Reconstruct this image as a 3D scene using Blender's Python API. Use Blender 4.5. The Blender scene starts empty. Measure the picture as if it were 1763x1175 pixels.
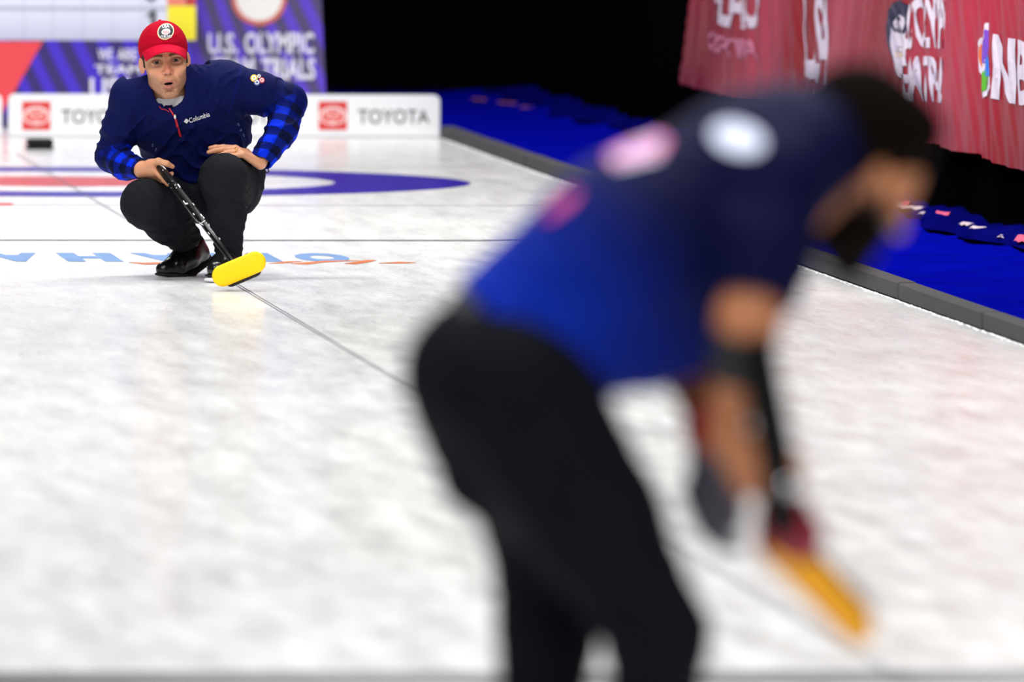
import bpy, math, random
import numpy as np
from mathutils import Vector, Matrix
from mathutils.bvhtree import BVHTree

random.seed(7)
rng = np.random.default_rng(7)
SC = bpy.context.scene
COL = SC.collection

# ------------------------------------------------------------------ camera
F_PX, CAM_H, CAM_X, YAW, PITCH, ROLL = 20484.5, 1.95607, -3.30444, 0.0997986, 0.0499087, 0.0051408
FWD = Vector((math.sin(YAW) * math.cos(PITCH), math.cos(YAW) * math.cos(PITCH), -math.sin(PITCH)))
_R0 = Vector((math.cos(YAW), -math.sin(YAW), 0))
_U0 = _R0.cross(FWD)
RIGHT = math.cos(ROLL) * _R0 + math.sin(ROLL) * _U0
UP = -math.sin(ROLL) * _R0 + math.cos(ROLL) * _U0
CAM = Vector((CAM_X, 0, CAM_H))
cd = bpy.data.cameras.new('camera')
cam = bpy.data.objects.new('camera', cd)
COL.objects.link(cam)
M = Matrix((RIGHT, UP, -FWD)).transposed().to_4x4()
M.translation = CAM
cam.matrix_world = M
cd.sensor_width = 36.0
cd.lens = F_PX / 1763 * 36
cd.clip_start = 0.5
cd.clip_end = 400
cd.dof.use_dof = True
cd.dof.focus_distance = 43.3
cd.dof.aperture_fstop = cd.lens / 1000 / 0.095
cd.dof.aperture_blades = 0
SC.camera = cam

# ------------------------------------------------------------------ light
w = bpy.data.worlds.new('world')
SC.world = w
w.use_nodes = True
bg = w.node_tree.nodes['Background']
bg.inputs[0].default_value = (0.86, 0.90, 1.0, 1)
bg.inputs[1].default_value = 0.10


def area_light(name, loc, sx, sy, power, col=(1, 1, 1), target=None):
    l = bpy.data.lights.new(name, 'AREA')
    l.shape = 'RECTANGLE'
    l.size, l.size_y, l.energy, l.color = sx, sy, power, col
    o = bpy.data.objects.new(name, l)
    COL.objects.link(o)
    o.location = loc
    d = (Vector(target) - Vector(loc)) if target else Vector((0, 0, -1))
    o.rotation_euler = d.to_track_quat('-Z', 'Y').to_euler()
    return o


LP = 0.33
for i, yy in enumerate((8, 20, 32, 44, 56)):
    LP = (.44, .40, .32, .28, .27)[i]
    area_light('arena_light', (-3.5, yy, 9.5), 2.2, 5.0, 2000 * LP, (1, .985, .96))
    area_light('arena_light', (2.0, yy + 3, 9.5), 2.2, 5.0, 2000 * LP, (1, .985, .96))
# spots added as fill, to brighten the crouching man and the far boards
area_light('added_spot', (-5.0, 33, 7.5), 1.6, 1.0, 330, (1, .96, .91), (0, 44, .6))
area_light('added_spot', (-1.0, 44.5, 8.5), 3.0, 1.0, 700, (1, .985, .96), (0, 60.5, .4))
area_light('added_spot', (4.5, 49, 8.0), 1.0, 1.0, 350, (.96, .98, 1), (0, 43.6, .5))

SC.view_settings.view_transform = 'Standard'
SC.view_settings.look = 'None'
SC.view_settings.gamma = 1
SC.view_settings.use_curve_mapping = False
SC.view_settings.exposure = 0.0


# ------------------------------------------------------------------ pixel rays
def ray(u, v):
    return FWD + RIGHT * ((u - 881.5) / F_PX) - UP * ((v - 587.5) / F_PX)


def onY(u, v, Y):
    d = ray(u, v)
    return CAM + d * (Y / d.y)


def onX(u, v, X):
    d = ray(u, v)
    return CAM + d * ((X - CAM_X) / d.x)


def onG(u, v, z=0.0):
    d = ray(u, v)
    return CAM + d * ((z - CAM_H) / d.z)


def project(p):
    d = Vector(p) - CAM
    z = d.dot(FWD)
    return 881.5 + F_PX * d.dot(RIGHT) / z, 587.5 - F_PX * d.dot(UP) / z


# ------------------------------------------------------------------ materials
def lin(c):
    return tuple(((x / 255) / 12.92 if x / 255 <= .04045 else ((x / 255 + .055) / 1.055) ** 2.4) for x in c)


MATS = {}


def mat(name, rgb, rough=.6, spec=.5, metal=0.0, bump=0.0, bscale=60, sheen=0.0, var=0.0, vscale=8, vcol=False, coat=0.0, stretch=None):
    if name in MATS:
        return MATS[name]
    m = bpy.data.materials.new(name)
    m.use_nodes = True
    nt = m.node_tree
    b = nt.nodes['Principled BSDF']
    b.inputs['Base Color'].default_value = (*lin(rgb), 1)
    b.inputs['Roughness'].default_value = rough
    b.inputs['Specular IOR Level'].default_value = spec
    b.inputs['Metallic'].default_value = metal
    b.inputs['Coat Weight'].default_value = coat
    b.inputs['Sheen Weight'].default_value = sheen
    tc = nt.nodes.new('ShaderNodeTexCoord')
    src = tc.outputs['Object']
    if stretch:
        mp = nt.nodes.new('ShaderNodeMapping')
        mp.inputs['Scale'].default_value = stretch
        nt.links.new(src, mp.inputs[0])
        src = mp.outputs[0]
    base = None
    if vcol:
        a = nt.nodes.new('ShaderNodeAttribute')
        a.attribute_name = 'Col'
        base = a.outputs['Color']
    if var > 0:
        n = nt.nodes.new('ShaderNodeTexNoise')
        n.inputs['Scale'].default_value = vscale
        n.inputs['Detail'].default_value = 4
        nt.links.new(src, n.inputs['Vector'])
        mr = nt.nodes.new('ShaderNodeMapRange')
        mr.inputs['From Min'].default_value = .3
        mr.inputs['From Max'].default_value = .7
        mr.inputs['To Min'].default_value = 1 - var
        mr.inputs['To Max'].default_value = 1 + var
        nt.links.new(n.outputs['Fac'], mr.inputs['Value'])
        mx = nt.nodes.new('ShaderNodeMix')
        mx.data_type = 'RGBA'
        mx.blend_type = 'MULTIPLY'
        mx.inputs[0].default_value = 1
        if base:
            nt.links.new(base, mx.inputs[6])
        else:
            mx.inputs[6].default_value = (*lin(rgb), 1)
        cb = nt.nodes.new('ShaderNodeCombineColor')
        for k in range(3):
            nt.links.new(mr.outputs[0], cb.inputs[k])
        nt.links.new(cb.outputs[0], mx.inputs[7])
        base = mx.outputs[2]
    if base:
        nt.links.new(base, b.inputs['Base Color'])
    if bump > 0:
        n2 = nt.nodes.new('ShaderNodeTexNoise')
        n2.inputs['Scale'].default_value = bscale
        n2.inputs['Detail'].default_value = 3
        nt.links.new(src, n2.inputs['Vector'])
        bp = nt.nodes.new('ShaderNodeBump')
        bp.inputs['Strength'].default_value = bump
        bp.inputs['Distance'].default_value = .01
        nt.links.new(n2.outputs['Fac'], bp.inputs['Height'])
        nt.links.new(bp.outputs[0], b.inputs['Normal'])
    MATS[name] = m
    return m


# ------------------------------------------------------------------ object helpers
def mesh_obj(name, V, Fs, m=None, parent=None, smooth=False, cols=None, loc=None):
    me = bpy.data.meshes.new(name)
    if isinstance(Fs, np.ndarray):
        V = np.asarray(V, dtype=np.float32)
        me.vertices.add(len(V))
        me.vertices.foreach_set('co', V.ravel())
        n, k = Fs.shape
        me.loops.add(n * k)
        me.loops.foreach_set('vertex_index', Fs.astype(np.int32).ravel())
        me.polygons.add(n)
        me.polygons.foreach_set('loop_start', np.arange(0, n * k, k, dtype=np.int32))
        me.update(calc_edges=True)
    else:
        me.from_pydata([tuple(v) for v in V], [], Fs)
        me.update()
    if m:
        me.materials.append(m)
    if smooth:
        me.polygons.foreach_set('use_smooth', np.ones(len(me.polygons), dtype=bool))
    if cols is not None:
        a = me.color_attributes.new('Col', 'FLOAT_COLOR', 'POINT')
        c4 = np.ones((len(V), 4), dtype=np.float32)
        c4[:, :3] = cols
        a.data.foreach_set('color', c4.ravel())
    o = bpy.data.objects.new(name, me)
    COL.objects.link(o)
    if parent:
        o.parent = parent
    if loc is not None:
        o.location = loc
    return o


def tag(o, label=None, cat=None, group=None, kind=None):
    if label: o['label'] = label
    if cat: o['category'] = cat
    if group: o['group'] = group
    if kind: o['kind'] = kind
    return o


def empty(name, loc, label, cat, group=None):
    o = bpy.data.objects.new(name, None)
    COL.objects.link(o)
    o.location = loc
    o.empty_display_size = .1
    return tag(o, label, cat, group)


class MB:
    def __init__(s):
        s.V, s.F = [], []

    def add(s, V, F):
        n = len(s.V)
        s.V += [tuple(v) for v in V]
        s.F += [tuple(i + n for i in f) for f in F]
        return s

    def box(s, lo, hi, bev=0.0):
        x0, y0, z0 = lo
        x1, y1, z1 = hi
        if bev <= 0:
            s.add([(x0, y0, z0), (x1, y0, z0), (x1, y1, z0), (x0, y1, z0), (x0, y0, z1), (x1, y0, z1), (x1, y1, z1), (x0, y1, z1)],
                  [(3, 2, 1, 0), (4, 5, 6, 7), (0, 1, 5, 4), (1, 2, 6, 5), (2, 3, 7, 6), (3, 0, 4, 7)])
        else:
            b = bev
            V = []
            for z, d in ((z0, b), (z0 + b, 0), (z1 - b, 0), (z1, b)):
                V += [(x0 + b, y0 + d, z), (x1 - b, y0 + d, z), (x1 - d, y0 + b, z), (x1 - d, y1 - b, z),
                      (x1 - b, y1 - d, z), (x0 + b, y1 - d, z), (x0 + d, y1 - b, z), (x0 + d, y0 + b, z)]
            F = [tuple(range(7, -1, -1)), tuple(range(24, 32))]
            for r in range(3):
                for i in range(8):
                    j = (i + 1) % 8
                    F.append((r * 8 + i, r * 8 + j, r * 8 + 8 + j, r * 8 + 8 + i))
            s.add(V, F)
        return s

    def tube(s, pts, rad, seg=12, caps=True):
        pts = [Vector(p) for p in pts]
        if not hasattr(rad, '__len__'): rad = [rad] * len(pts)
        V, F = [], []
        prev = None
        for i, p in enumerate(pts):
            t = (pts[min(i + 1, len(pts) - 1)] - pts[max(i - 1, 0)]).normalized()
            a = prev if prev else (Vector((0, 0, 1)) if abs(t.z) < .9 else Vector((1, 0, 0)))
            a = (a - t * a.dot(t)).normalized()
            prev = a
            b = t.cross(a)
            for k in range(seg):
                th = 2 * math.pi * k / seg
                V.append(p + (a * math.cos(th) + b * math.sin(th)) * rad[i])
        for i in range(len(pts) - 1):
            for k in range(seg):
                k2 = (k + 1) % seg
                F.append((i * seg + k, i * seg + k2, (i + 1) * seg + k2, (i + 1) * seg + k))
        if caps:
            F.append(tuple(range(seg - 1, -1, -1)))
            F.append(tuple((len(pts) - 1) * seg + k for k in range(seg)))
        return s.add(V, F)

    def obj(s, name, m, parent=None, smooth=False, loc=None):
        return mesh_obj(name, s.V, s.F, m, parent, smooth, loc=loc)


def text2d(body, bold=0.0, cuts=0):
    """lettering as a flat mesh inside the unit square"""
    c = bpy.data.curves.new('lettering', 'FONT')
    c.body = body
    c.offset = bold
    c.resolution_u = 3
    o = bpy.data.objects.new('lettering', c)
    COL.objects.link(o)
    dg = bpy.context.evaluated_depsgraph_get()
    me = bpy.data.meshes.new_from_object(o.evaluated_get(dg))
    bpy.data.objects.remove(o)
    import bmesh
    bm = bmesh.new()
    bm.from_mesh(me)
    bpy.data.meshes.remove(me)
    bmesh.ops.remove_doubles(bm, verts=bm.verts, dist=1e-5)
    xs = [v.co.x for v in bm.verts]
    ys = [v.co.y for v in bm.verts]
    x0, x1, y0, y1 = min(xs), max(xs), min(ys), max(ys)
    for v in bm.verts:
        v.co.x = (v.co.x - x0) / (x1 - x0)
        v.co.y = (v.co.y - y0) / (y1 - y0)
        v.co.z = 0
    for k in range(1, cuts):
        bmesh.ops.bisect_plane(bm, geom=bm.verts[:] + bm.edges[:] + bm.faces[:], plane_co=(k / cuts, 0, 0), plane_no=(1, 0, 0))
    if cuts:
        for k in range(1, 6):
            bmesh.ops.bisect_plane(bm, geom=bm.verts[:] + bm.edges[:] + bm.faces[:], plane_co=(0, k / 6, 0), plane_no=(0, 1, 0))
    bmesh.ops.triangulate(bm, faces=bm.faces)
    ar = sum(f.normal.z * f.calc_area() for f in bm.faces)
    bad = [f for f in bm.faces if f.normal.z * ar < 0]
    if bad: bmesh.ops.delete(bm, geom=bad, context='FACES_ONLY')
    bm.verts.ensure_lookup_table()
    V = [(v.co.x, v.co.y) for v in bm.verts]
    F = [tuple(v.index for v in f.verts) for f in bm.faces]
    bm.free()
    return V, F


def disc2d(r0, r1, cx=.5, cy=.5, sx=1, sy=1, seg=32, nr=2, rot=0):
    V, F = [], []
    cr, sr = math.cos(rot), math.sin(rot)
    for j in range(nr + 1):
        r = r0 + (r1 - r0) * j / nr
        for i in range(seg):
            a = 2 * math.pi * i / seg
            x, y = r * math.cos(a) * sx, r * math.sin(a) * sy
            V.append((cx + x * cr - y * sr, cy + x * sr + y * cr))
    for j in range(nr):
        for i in range(seg):
            k = (i + 1) % seg
            F.append((j * seg + i, (j + 1) * seg + i, (j + 1) * seg + k, j * seg + k))
    return V, F


def join2d(parts):
    V, F = [], []
    for v, f in parts:
        n = len(V)
        V += list(v)
        F += [tuple(i + n for i in q) for q in f]
    return V, F


def slab(name, V2, F2, fn, m, parent, thick=None):
    """flat print mapped onto a surface by fn(x, y) -> point"""
    return mesh_obj(name, [fn(x, y) for x, y in V2], F2, m, parent)


# ------------------------------------------------------------------ implicit surfaces
class Field:
    def __init__(s, lo, hi, h):
        s.lo = np.array(lo, float)
        s.h = h
        s.n = np.ceil((np.array(hi, float) - s.lo) / h).astype(int) + 1
        s.v = np.full(s.n, 1.0, np.float32)
        s.ax = [(s.lo[i] + h * np.arange(s.n[i])).astype(np.float32) for i in range(3)]

    def apply(s, prims):
        for op, fn, lo, hi, k in prims:
            i0 = np.clip(np.floor((np.array(lo) - k - 2 * s.h - s.lo) / s.h).astype(int), 0, s.n)
            i1 = np.clip(np.ceil((np.array(hi) + k + 2 * s.h - s.lo) / s.h).astype(int) + 1, 0, s.n)
            if (i1 <= i0).any(): continue
            b = fn(s.ax[0][i0[0]:i1[0], None, None], s.ax[1][None, i0[1]:i1[1], None], s.ax[2][None, None, i0[2]:i1[2]])
            sl = tuple(slice(i0[i], i1[i]) for i in range(3))
            a = s.v[sl]
            if op == 's':
                b = -b
                h = np.clip(.5 + .5 * (a - b) / k, 0, 1)          # smooth max
                s.v[sl] = b + (a - b) * h + k * h * (1 - h)
            else:
                h = np.clip(.5 + .5 * (b - a) / k, 0, 1)          # smooth min
                s.v[sl] = b + (a - b) * h - k * h * (1 - h)
        return s

    def mesh(s):
        v = s.v
        neg = v < 0
        c = [neg[i:neg.shape[0] - 1 + i, j:neg.shape[1] - 1 + j, k:neg.shape[2] - 1 + k]
             for i in (0, 1) for j in (0, 1) for k in (0, 1)]
        allc = c[0].copy()
        anyc = c[0].copy()
        for q in c[1:]:
            allc &= q
            anyc |= q
        act = anyc & ~allc
        idx = np.argwhere(act)
        num = -np.ones(act.shape, np.int32)
        num[act] = np.arange(len(idx))
        offs = np.array([(i, j, k) for i in (0, 1) for j in (0, 1) for k in (0, 1)])
        vals = np.stack([v[idx[:, 0] + o[0], idx[:, 1] + o[1], idx[:, 2] + o[2]] for o in offs], 1).astype(float)
        acc = np.zeros((len(idx), 3))
        cnt = np.zeros(len(idx))
        for a in range(8):
            for b in range(a + 1, 8):
                d = offs[b] - offs[a]
                if np.abs(d).sum() != 1: continue
                va, vb = vals[:, a], vals[:, b]
                mk = (va < 0) != (vb < 0)
                t = np.where(mk, va / np.where(mk, va - vb, 1), 0)
                acc += mk[:, None] * (offs[a] + t[:, None] * d)
                cnt += mk
        P = s.lo + s.h * (idx + acc / cnt[:, None])
        faces = []
        for ax in range(3):
            o1, o2 = [(1, 2), (2, 0), (0, 1)][ax]
            sl0 = [slice(None)] * 3
            sl1 = [slice(None)] * 3
            sl0[ax] = slice(0, -1)
            sl1[ax] = slice(1, None)
            e = neg[tuple(sl0)] != neg[tuple(sl1)]
            g = np.argwhere(e)
            ok = (g[:, o1] > 0) & (g[:, o2] > 0) & (g[:, o1] < v.shape[o1] - 1) & (g[:, o2] < v.shape[o2] - 1)
            g = g[ok]
            flip = ~neg[g[:, 0], g[:, 1], g[:, 2]]
            q = []
            for d1, d2 in ((-1, -1), (0, -1), (0, 0), (-1, 0)):
                gg = g.copy()
                gg[:, o1] += d1
                gg[:, o2] += d2
                q.append(num[gg[:, 0], gg[:, 1], gg[:, 2]])
            q = np.stack(q, 1)
            q[flip] = q[flip][:, ::-1]
            faces.append(q)
        return P, np.concatenate(faces)


def cone(a, b, ra, rb, k=.02, op='u', n=None, s=1.0):
    a, b = np.array(a, float), np.array(b, float)
    d = b - a
    L2 = max((d * d).sum(), 1e-9)
    if n is not None:
        n = np.array(n, float)
        n = n - d * (n @ d) / L2
        n /= np.linalg.norm(n)

    def fn(X, Y, Z):
        x, y, z = X - a[0], Y - a[1], Z - a[2]
        t = np.clip((x * d[0] + y * d[1] + z * d[2]) / L2, 0, 1)
        x, y, z = x - t * d[0], y - t * d[1], z - t * d[2]
        if n is not None:
            q = (x * n[0] + y * n[1] + z * n[2]) * (1 / s - 1)
            x, y, z = x + q * n[0], y + q * n[1], z + q * n[2]
            return (np.sqrt(x * x + y * y + z * z) - (ra + (rb - ra) * t)) * min(1, .5 + s / 2)
        return np.sqrt(x * x + y * y + z * z) - (ra + (rb - ra) * t)
    r = max(ra, rb) * max(1, s)
    return (op, fn, np.minimum(a, b) - r, np.maximum(a, b) + r, k)


def chain(pts, rad, k=.02, **kw):
    return [cone(pts[i], pts[i + 1], rad[i], rad[i + 1], k, **kw) for i in range(len(pts) - 1)]


def ell(c, r, k=.02, op='u', R=None):
    c, r = np.array(c, float), np.array(r, float)
    Rm = np.eye(3) if R is None else np.array(R, float)       # columns = axes

    def fn(X, Y, Z):
        x, y, z = X - c[0], Y - c[1], Z - c[2]
        p = [(x * Rm[0, i] + y * Rm[1, i] + z * Rm[2, i]) for i in range(3)]
        k0 = np.sqrt(sum((p[i] / r[i]) ** 2 for i in range(3)))
        k1 = np.sqrt(sum((p[i] / r[i] ** 2) ** 2 for i in range(3))) + 1e-9
        return k0 * (k0 - 1) / k1
    ext = np.sqrt(((Rm * r) ** 2).sum(1))
    return (op, fn, c - ext, c + ext, k)


def cut(c, n, R, k=.004):
    """remove what lies beyond the plane through c, within radius R"""
    c, n = np.array(c, float), np.array(n, float)
    n = n / np.linalg.norm(n)

    def fn(X, Y, Z):
        x, y, z = X - c[0], Y - c[1], Z - c[2]
        return np.maximum(-(x * n[0] + y * n[1] + z * n[2]), np.sqrt(x * x + y * y + z * z) - R)
    return ('s', fn, c - R, c + R, k)


def vnormals(P, Q):
    a, b, c, d = (P[Q[:, i]] for i in range(4))
    fnm = np.cross(c - a, d - b)
    N = np.zeros_like(P)
    for i in range(4):
        for ax in range(3):
            N[:, ax] += np.bincount(Q[:, i], fnm[:, ax], minlength=len(P))
    return N / (np.linalg.norm(N, axis=1, keepdims=True) + 1e-12)


def folds(P, N, creases):
    """cloth creases: ridged waves along an axis, fading away from a centre"""
    D = np.zeros(len(P))
    for c, ax, lam, amp, R, ph in creases:
        c, ax = np.array(c, float), np.array(ax, float)
        ax /= np.linalg.norm(ax)
        q = P - c
        s = q @ ax
        wob = .35 * lam * np.sin(q @ np.array([23., 31., 17.]) + ph) + .2 * lam * np.sin(q @ np.array([-41., 19., 37.]) + 2 * ph)
        w_ = 1 - np.abs(np.sin(math.pi * (s + wob) / lam + ph))
        D += amp * (w_ ** 1.6 - .35) * np.exp(-(q ** 2).sum(1) / R ** 2)
    return P + N * D[:, None]


def nz(P, f, seed=0):
    r = np.random.default_rng(seed)
    o = np.zeros(len(P))
    for i in range(7):
        k = r.normal(size=3)
        k = k / np.linalg.norm(k) * f * (.7 + .9 * r.random())
        o += np.sin(P @ k + r.random() * 6.28)
    return o / 3.5


def sdf_obj(name, lo, hi, h, prims, m, parent, creases=(), rough=0, colfn=None, wide=0):
    f = Field(lo, hi, h).apply(prims)
    P, Q = f.mesh()
    if len(creases) or rough or wide:
        N = vnormals(P, Q)
        P = folds(P, N, creases)
        if rough:
            P = P + N * (rough * nz(P, 45, 3))[:, None]
        if wide:
            P = P + N * (wide * nz(P, 17, 5))[:, None]
    cols = colfn(P) if colfn else None
    o = mesh_obj(name, P, Q, m, parent, True, cols)
    return o, P, Q


def bounds(prims, pad=.02):
    lo = np.min([p[2] for p in prims if p[0] == 'u'], axis=0) - pad
    hi = np.max([p[3] for p in prims if p[0] == 'u'], axis=0) + pad
    return lo, hi


def auto(name, h, prims, m, parent, **kw):
    lo, hi = bounds(prims)
    return sdf_obj(name, lo, hi, h, prims, m, parent, **kw)


def bvh(P, Q):
    return BVHTree.FromPolygons([tuple(p) for p in P], [tuple(int(i) for i in q) for q in Q])


def decal(name, V2, F2, place, tree, direction, m, parent, off=.0015):
    """lay a flat print on a surface: place(x, y) -> point in front of it, dropped along direction"""
    V, keep = [], []
    direction = Vector(direction).normalized()
    last = None
    for x, y in V2:
        p = Vector(place(x, y))
        hit, nrm, _, dist = tree.ray_cast(p, direction)
        if hit is None:
            hit = p + direction * (last if last else .05)
            nrm = -direction
        else:
            last = dist
        if nrm.dot(direction) > 0: nrm = -nrm
        V.append(hit + nrm * off)
    return mesh_obj(name, V, F2, m, parent)

# ================================================================== THE SETTING
TEE, HOG = 53.24, 46.8445
CURB_X = 2.267
WALL_X = 3.36
BOARD_Y = 59.28

# ice: white, mottled, scraped, glossy
def ice_material():
    m = bpy.data.materials.new('ice')
    m.use_nodes = True
    nt = m.node_tree
    N, L = nt.nodes, nt.links
    b = N['Principled BSDF']
    tc = N.new('ShaderNodeTexCoord')

    def noise(scale, vec, detail=4, rough=.6, dist=0.0):
        mp = N.new('ShaderNodeMapping')
        mp.inputs['Scale'].default_value = vec
        L.new(tc.outputs['Object'], mp.inputs[0])
        n = N.new('ShaderNodeTexNoise')
        n.inputs['Scale'].default_value = scale
        n.inputs['Detail'].default_value = detail
        n.inputs['Roughness'].default_value = rough
        n.inputs['Distortion'].default_value = dist
        L.new(mp.outputs[0], n.inputs['Vector'])
        return n.outputs['Fac']

    def rng_(v, a, b_, c, d):
        r = N.new('ShaderNodeMapRange')
        for k, x in zip(('From Min', 'From Max', 'To Min', 'To Max'), (a, b_, c, d)):
            r.inputs[k].default_value = x
        L.new(v, r.inputs['Value'])
        return r.outputs[0]

    def mul(a, b_):
        q = N.new('ShaderNodeMath')
        q.operation = 'MULTIPLY'
        L.new(a, q.inputs[0])
        L.new(b_, q.inputs[1])
        return q.outputs[0]
    big = rng_(noise(1.0, (5.5, .75, 1), 5, .62, .6), .33, .62, .91, 1.0)
    mid = rng_(noise(1.0, (16, 2.6, 1), 4, .7, 1.0), .35, .65, .94, 1.03)
    fine = rng_(noise(1.0, (150, 16, 1), 2, .6), .3, .7, .91, 1.05)
    # hairline scrapes: thin dark curves where a warped noise crosses its middle
    sc = noise(1.0, (7, .9, 1), 3, .5, 1.6)
    ab = N.new('ShaderNodeMath')
    ab.operation = 'SUBTRACT'
    L.new(sc, ab.inputs[0])
    ab.inputs[1].default_value = .5
    ab2 = N.new('ShaderNodeMath')
    ab2.operation = 'ABSOLUTE'
    L.new(ab.outputs[0], ab2.inputs[0])
    scr = rng_(ab2.outputs[0], 0, .008, .84, 1.0)
    v = mul(mul(big, mid), mul(fine, scr))
    mx = N.new('ShaderNodeMix')
    mx.data_type = 'RGBA'
    mx.blend_type = 'MULTIPLY'
    mx.inputs[0].default_value = 1
    tint = N.new('ShaderNodeValToRGB')
    tint.color_ramp.elements[0].color = (.84, .85, .88, 1)
    tint.color_ramp.elements[1].color = (.89, .885, .86, 1)
    L.new(noise(1.0, (.5, .12, 1), 3), tint.inputs[0])
    L.new(tint.outputs[0], mx.inputs[6])
    cb = N.new('ShaderNodeCombineColor')
    for k in range(3):
        L.new(v, cb.inputs[k])
    L.new(cb.outputs[0], mx.inputs[7])
    L.new(mx.outputs[2], b.inputs['Base Color'])
    L.new(rng_(noise(1.0, (9, 1.2, 1), 4), .3, .7, .14, .24), b.inputs['Roughness'])
    b.inputs['IOR'].default_value = 1.31
    b.inputs['Specular IOR Level'].default_value = ICE_SPEC
    bp = N.new('ShaderNodeBump')
    bp.inputs['Strength'].default_value = .10
    bp.inputs['Distance'].default_value = .004
    L.new(noise(1.0, (90, 60, 1), 2, .5), bp.inputs['Height'])
    L.new(bp.outputs[0], b.inputs['Normal'])
    return m


ICE_SPEC = 0.35
ice_m = ice_material()
floor = tag(MB().box((-14, 4, -.10), (CURB_X - .002, 62.0, 0)).obj('floor', ice_m), kind='structure')
ground = tag(MB().box((-40, -10, -.35), (40, 90, -.101)).obj('trim_1', mat('concrete', (60, 60, 64), .8, var=.2)), kind='structure')


def paint(rgb, name):
    return mat('ice_paint_' + name, rgb, .28, ICE_SPEC, var=.10, vscale=3, stretch=(4, .6, 1))


P_BLUE, P_RED, P_LINE = paint((44, 22, 158), 'blue'), paint((206, 62, 62), 'red'), paint((92, 94, 102), 'line')
P_SKY, P_ORANGE, P_NAVY, P_HOG = paint((112, 148, 198), 'sky'), paint((222, 118, 62), 'orange'), paint((40, 42, 70), 'navy'), paint((14, 15, 30), 'hog')


def ring(name, r0, r1, m, z):
    n = 96
    V, F = [], []
    for i in range(n):
        a = 2 * math.pi * i / n
        V += [(r0 * math.cos(a), TEE + r0 * math.sin(a), z), (r1 * math.cos(a), TEE + r1 * math.sin(a), z)]
    for i in range(n):
        j = (i + 1) % n
        F.append((2 * i, 2 * i + 1, 2 * j + 1, 2 * j))
    return mesh_obj(name, V, F, m, floor)


ring('outer_ring', 1.219, 1.829, P_BLUE, .0006)
ring('inner_ring', .0, .61, P_RED, .0006)


def strip(name, x0, x1, y0, y1, m, z=.0010):
    return mesh_obj(name, [(x0, y0, z), (x1, y0, z), (x1, y1, z), (x0, y1, z)], [(0, 1, 2, 3)], m, floor)


strip('centre_line', -.009, -.0045, 8, 56.9, P_LINE)
strip('centre_line', .0045, .009, 8, 56.9, P_LINE)
strip('hog_line', -2.3, CURB_X - .01, HOG, HOG + .11, paint((84, 86, 94), 'hog_far'))
strip('hog_line', -4.6, CURB_X - .01, HOG - 21.95 - .30, HOG - 21.95 + .10, P_HOG)
strip('tee_line', -2.3, CURB_X - .01, TEE - .01, TEE + .01, P_LINE, .0003)
strip('ice_seam', -1.2, CURB_X - .01, 50.46, 50.52, paint((176, 180, 182), 'seam'))
strip('back_line', -2.3, CURB_X - .01, TEE + 1.829, TEE + 1.85, P_LINE, .0003)


def on_ice(u0, u1, v0, v1, rot=True, z=.0009):
    """rectangle on the ice whose far edge is at row v0 and near edge at row v1"""
    yn, yf = onG(250, v1).y, onG(250, v0).y
    xl, xr = onG(u0, v0).x, onG(u1, v0).x
    def fn(x, y):
        if rot: x, y = 1 - x, 1 - y
        return (xl + (xr - xl) * x, yn + (yf - yn) * y, z)
    return fn


for ch, u0, u1 in (('A', -30, 62), ('H', 96, 190), ('A', 222, 316), ('M', 346, 460), ('O', 494, 585)):
    V2, F2 = text2d(ch, .07)
    slab('ice_lettering', V2, F2, on_ice(u0, u1, 436, 451), P_SKY, floor)


def swoosh(pts, m=P_ORANGE):
    V, F = [], []
    for u, v, t in pts:
        a, b = onG(u, v - t / 2), onG(u, v + t / 2)
        V += [(a.x, a.y, .0012), (b.x, b.y, .0012)]
    for i in range(len(pts) - 1):
        F.append((2 * i, 2 * i + 1, 2 * i + 3, 2 * i + 2))
    mesh_obj('ice_swoosh', V, F, m, floor)


swoosh([(222, 452.5, .6), (250, 454.5, 3), (290, 453.5, 3), (345, 450, .5)])
swoosh([(462, 454.5, .4), (495, 452, 3), (520, 450.5, .5)])
swoosh([(500, 454.5, .5), (530, 454, 4), (560, 451, 2.5), (620, 449, .6)])
swoosh([(593, 454.5, .6), (612, 453.5, 4.5), (632, 450.5, 4.5), (648, 449, .5)], paint((208, 108, 48), 'deep_orange'))
swoosh([(652, 453.8, .5), (690, 452.8, 3), (716, 453, .5)], paint((208, 108, 48), 'deep_orange'))
swoosh([(-60, 352, 5), (18, 352, 4.5), (24, 352.3, 1)], paint((214, 70, 60), 'mark_red'))

# grey foam bumpers along the sheet: separate lengths butted end to end
foam = mat('foam', (70, 68, 72), .85, .25, var=.08, vscale=6, bump=.12, bscale=220)
seg_len = onG(1548, 516.5).y - onG(1697, 568).y
yj = onG(1548, 516.5).y
ys = [yj - 3 * seg_len, yj - 2 * seg_len, yj - seg_len, yj, yj + 2.1 * seg_len, yj + 3.1 * seg_len, yj + 4.1 * seg_len, yj + 5.1 * seg_len, yj + 6.1 * seg_len, yj + 7.1 * seg_len, 59.24]
where = ['nearest the camera, outside the right frame edge', 'cut by the right frame edge, past the right joint', 'between the two visible joints at right',
         'long one behind the left visible joint', 'hidden behind the sweeper\'s face', 'behind the sweeper\'s neck', 'behind the sweeper\'s shoulder', 'behind the sweeper\'s back',
         'just left of the sweeper\'s back', 'farthest, ending at the white board']
for i in range(10):
    y0, y1 = ys[i], ys[i + 1] - .035
    jig = rng.normal(0, .003)
    o = MB().box((0, 0, 0), (.068, y1 - y0, .062 + rng.normal(0, .001)), .005).obj('foam_bumper', foam, loc=(CURB_X + jig, y0, 0))
    tag(o, 'grey foam bumper beside the ice, ' + where[i], 'bumper', 'foam bumpers along the sheet')

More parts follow.
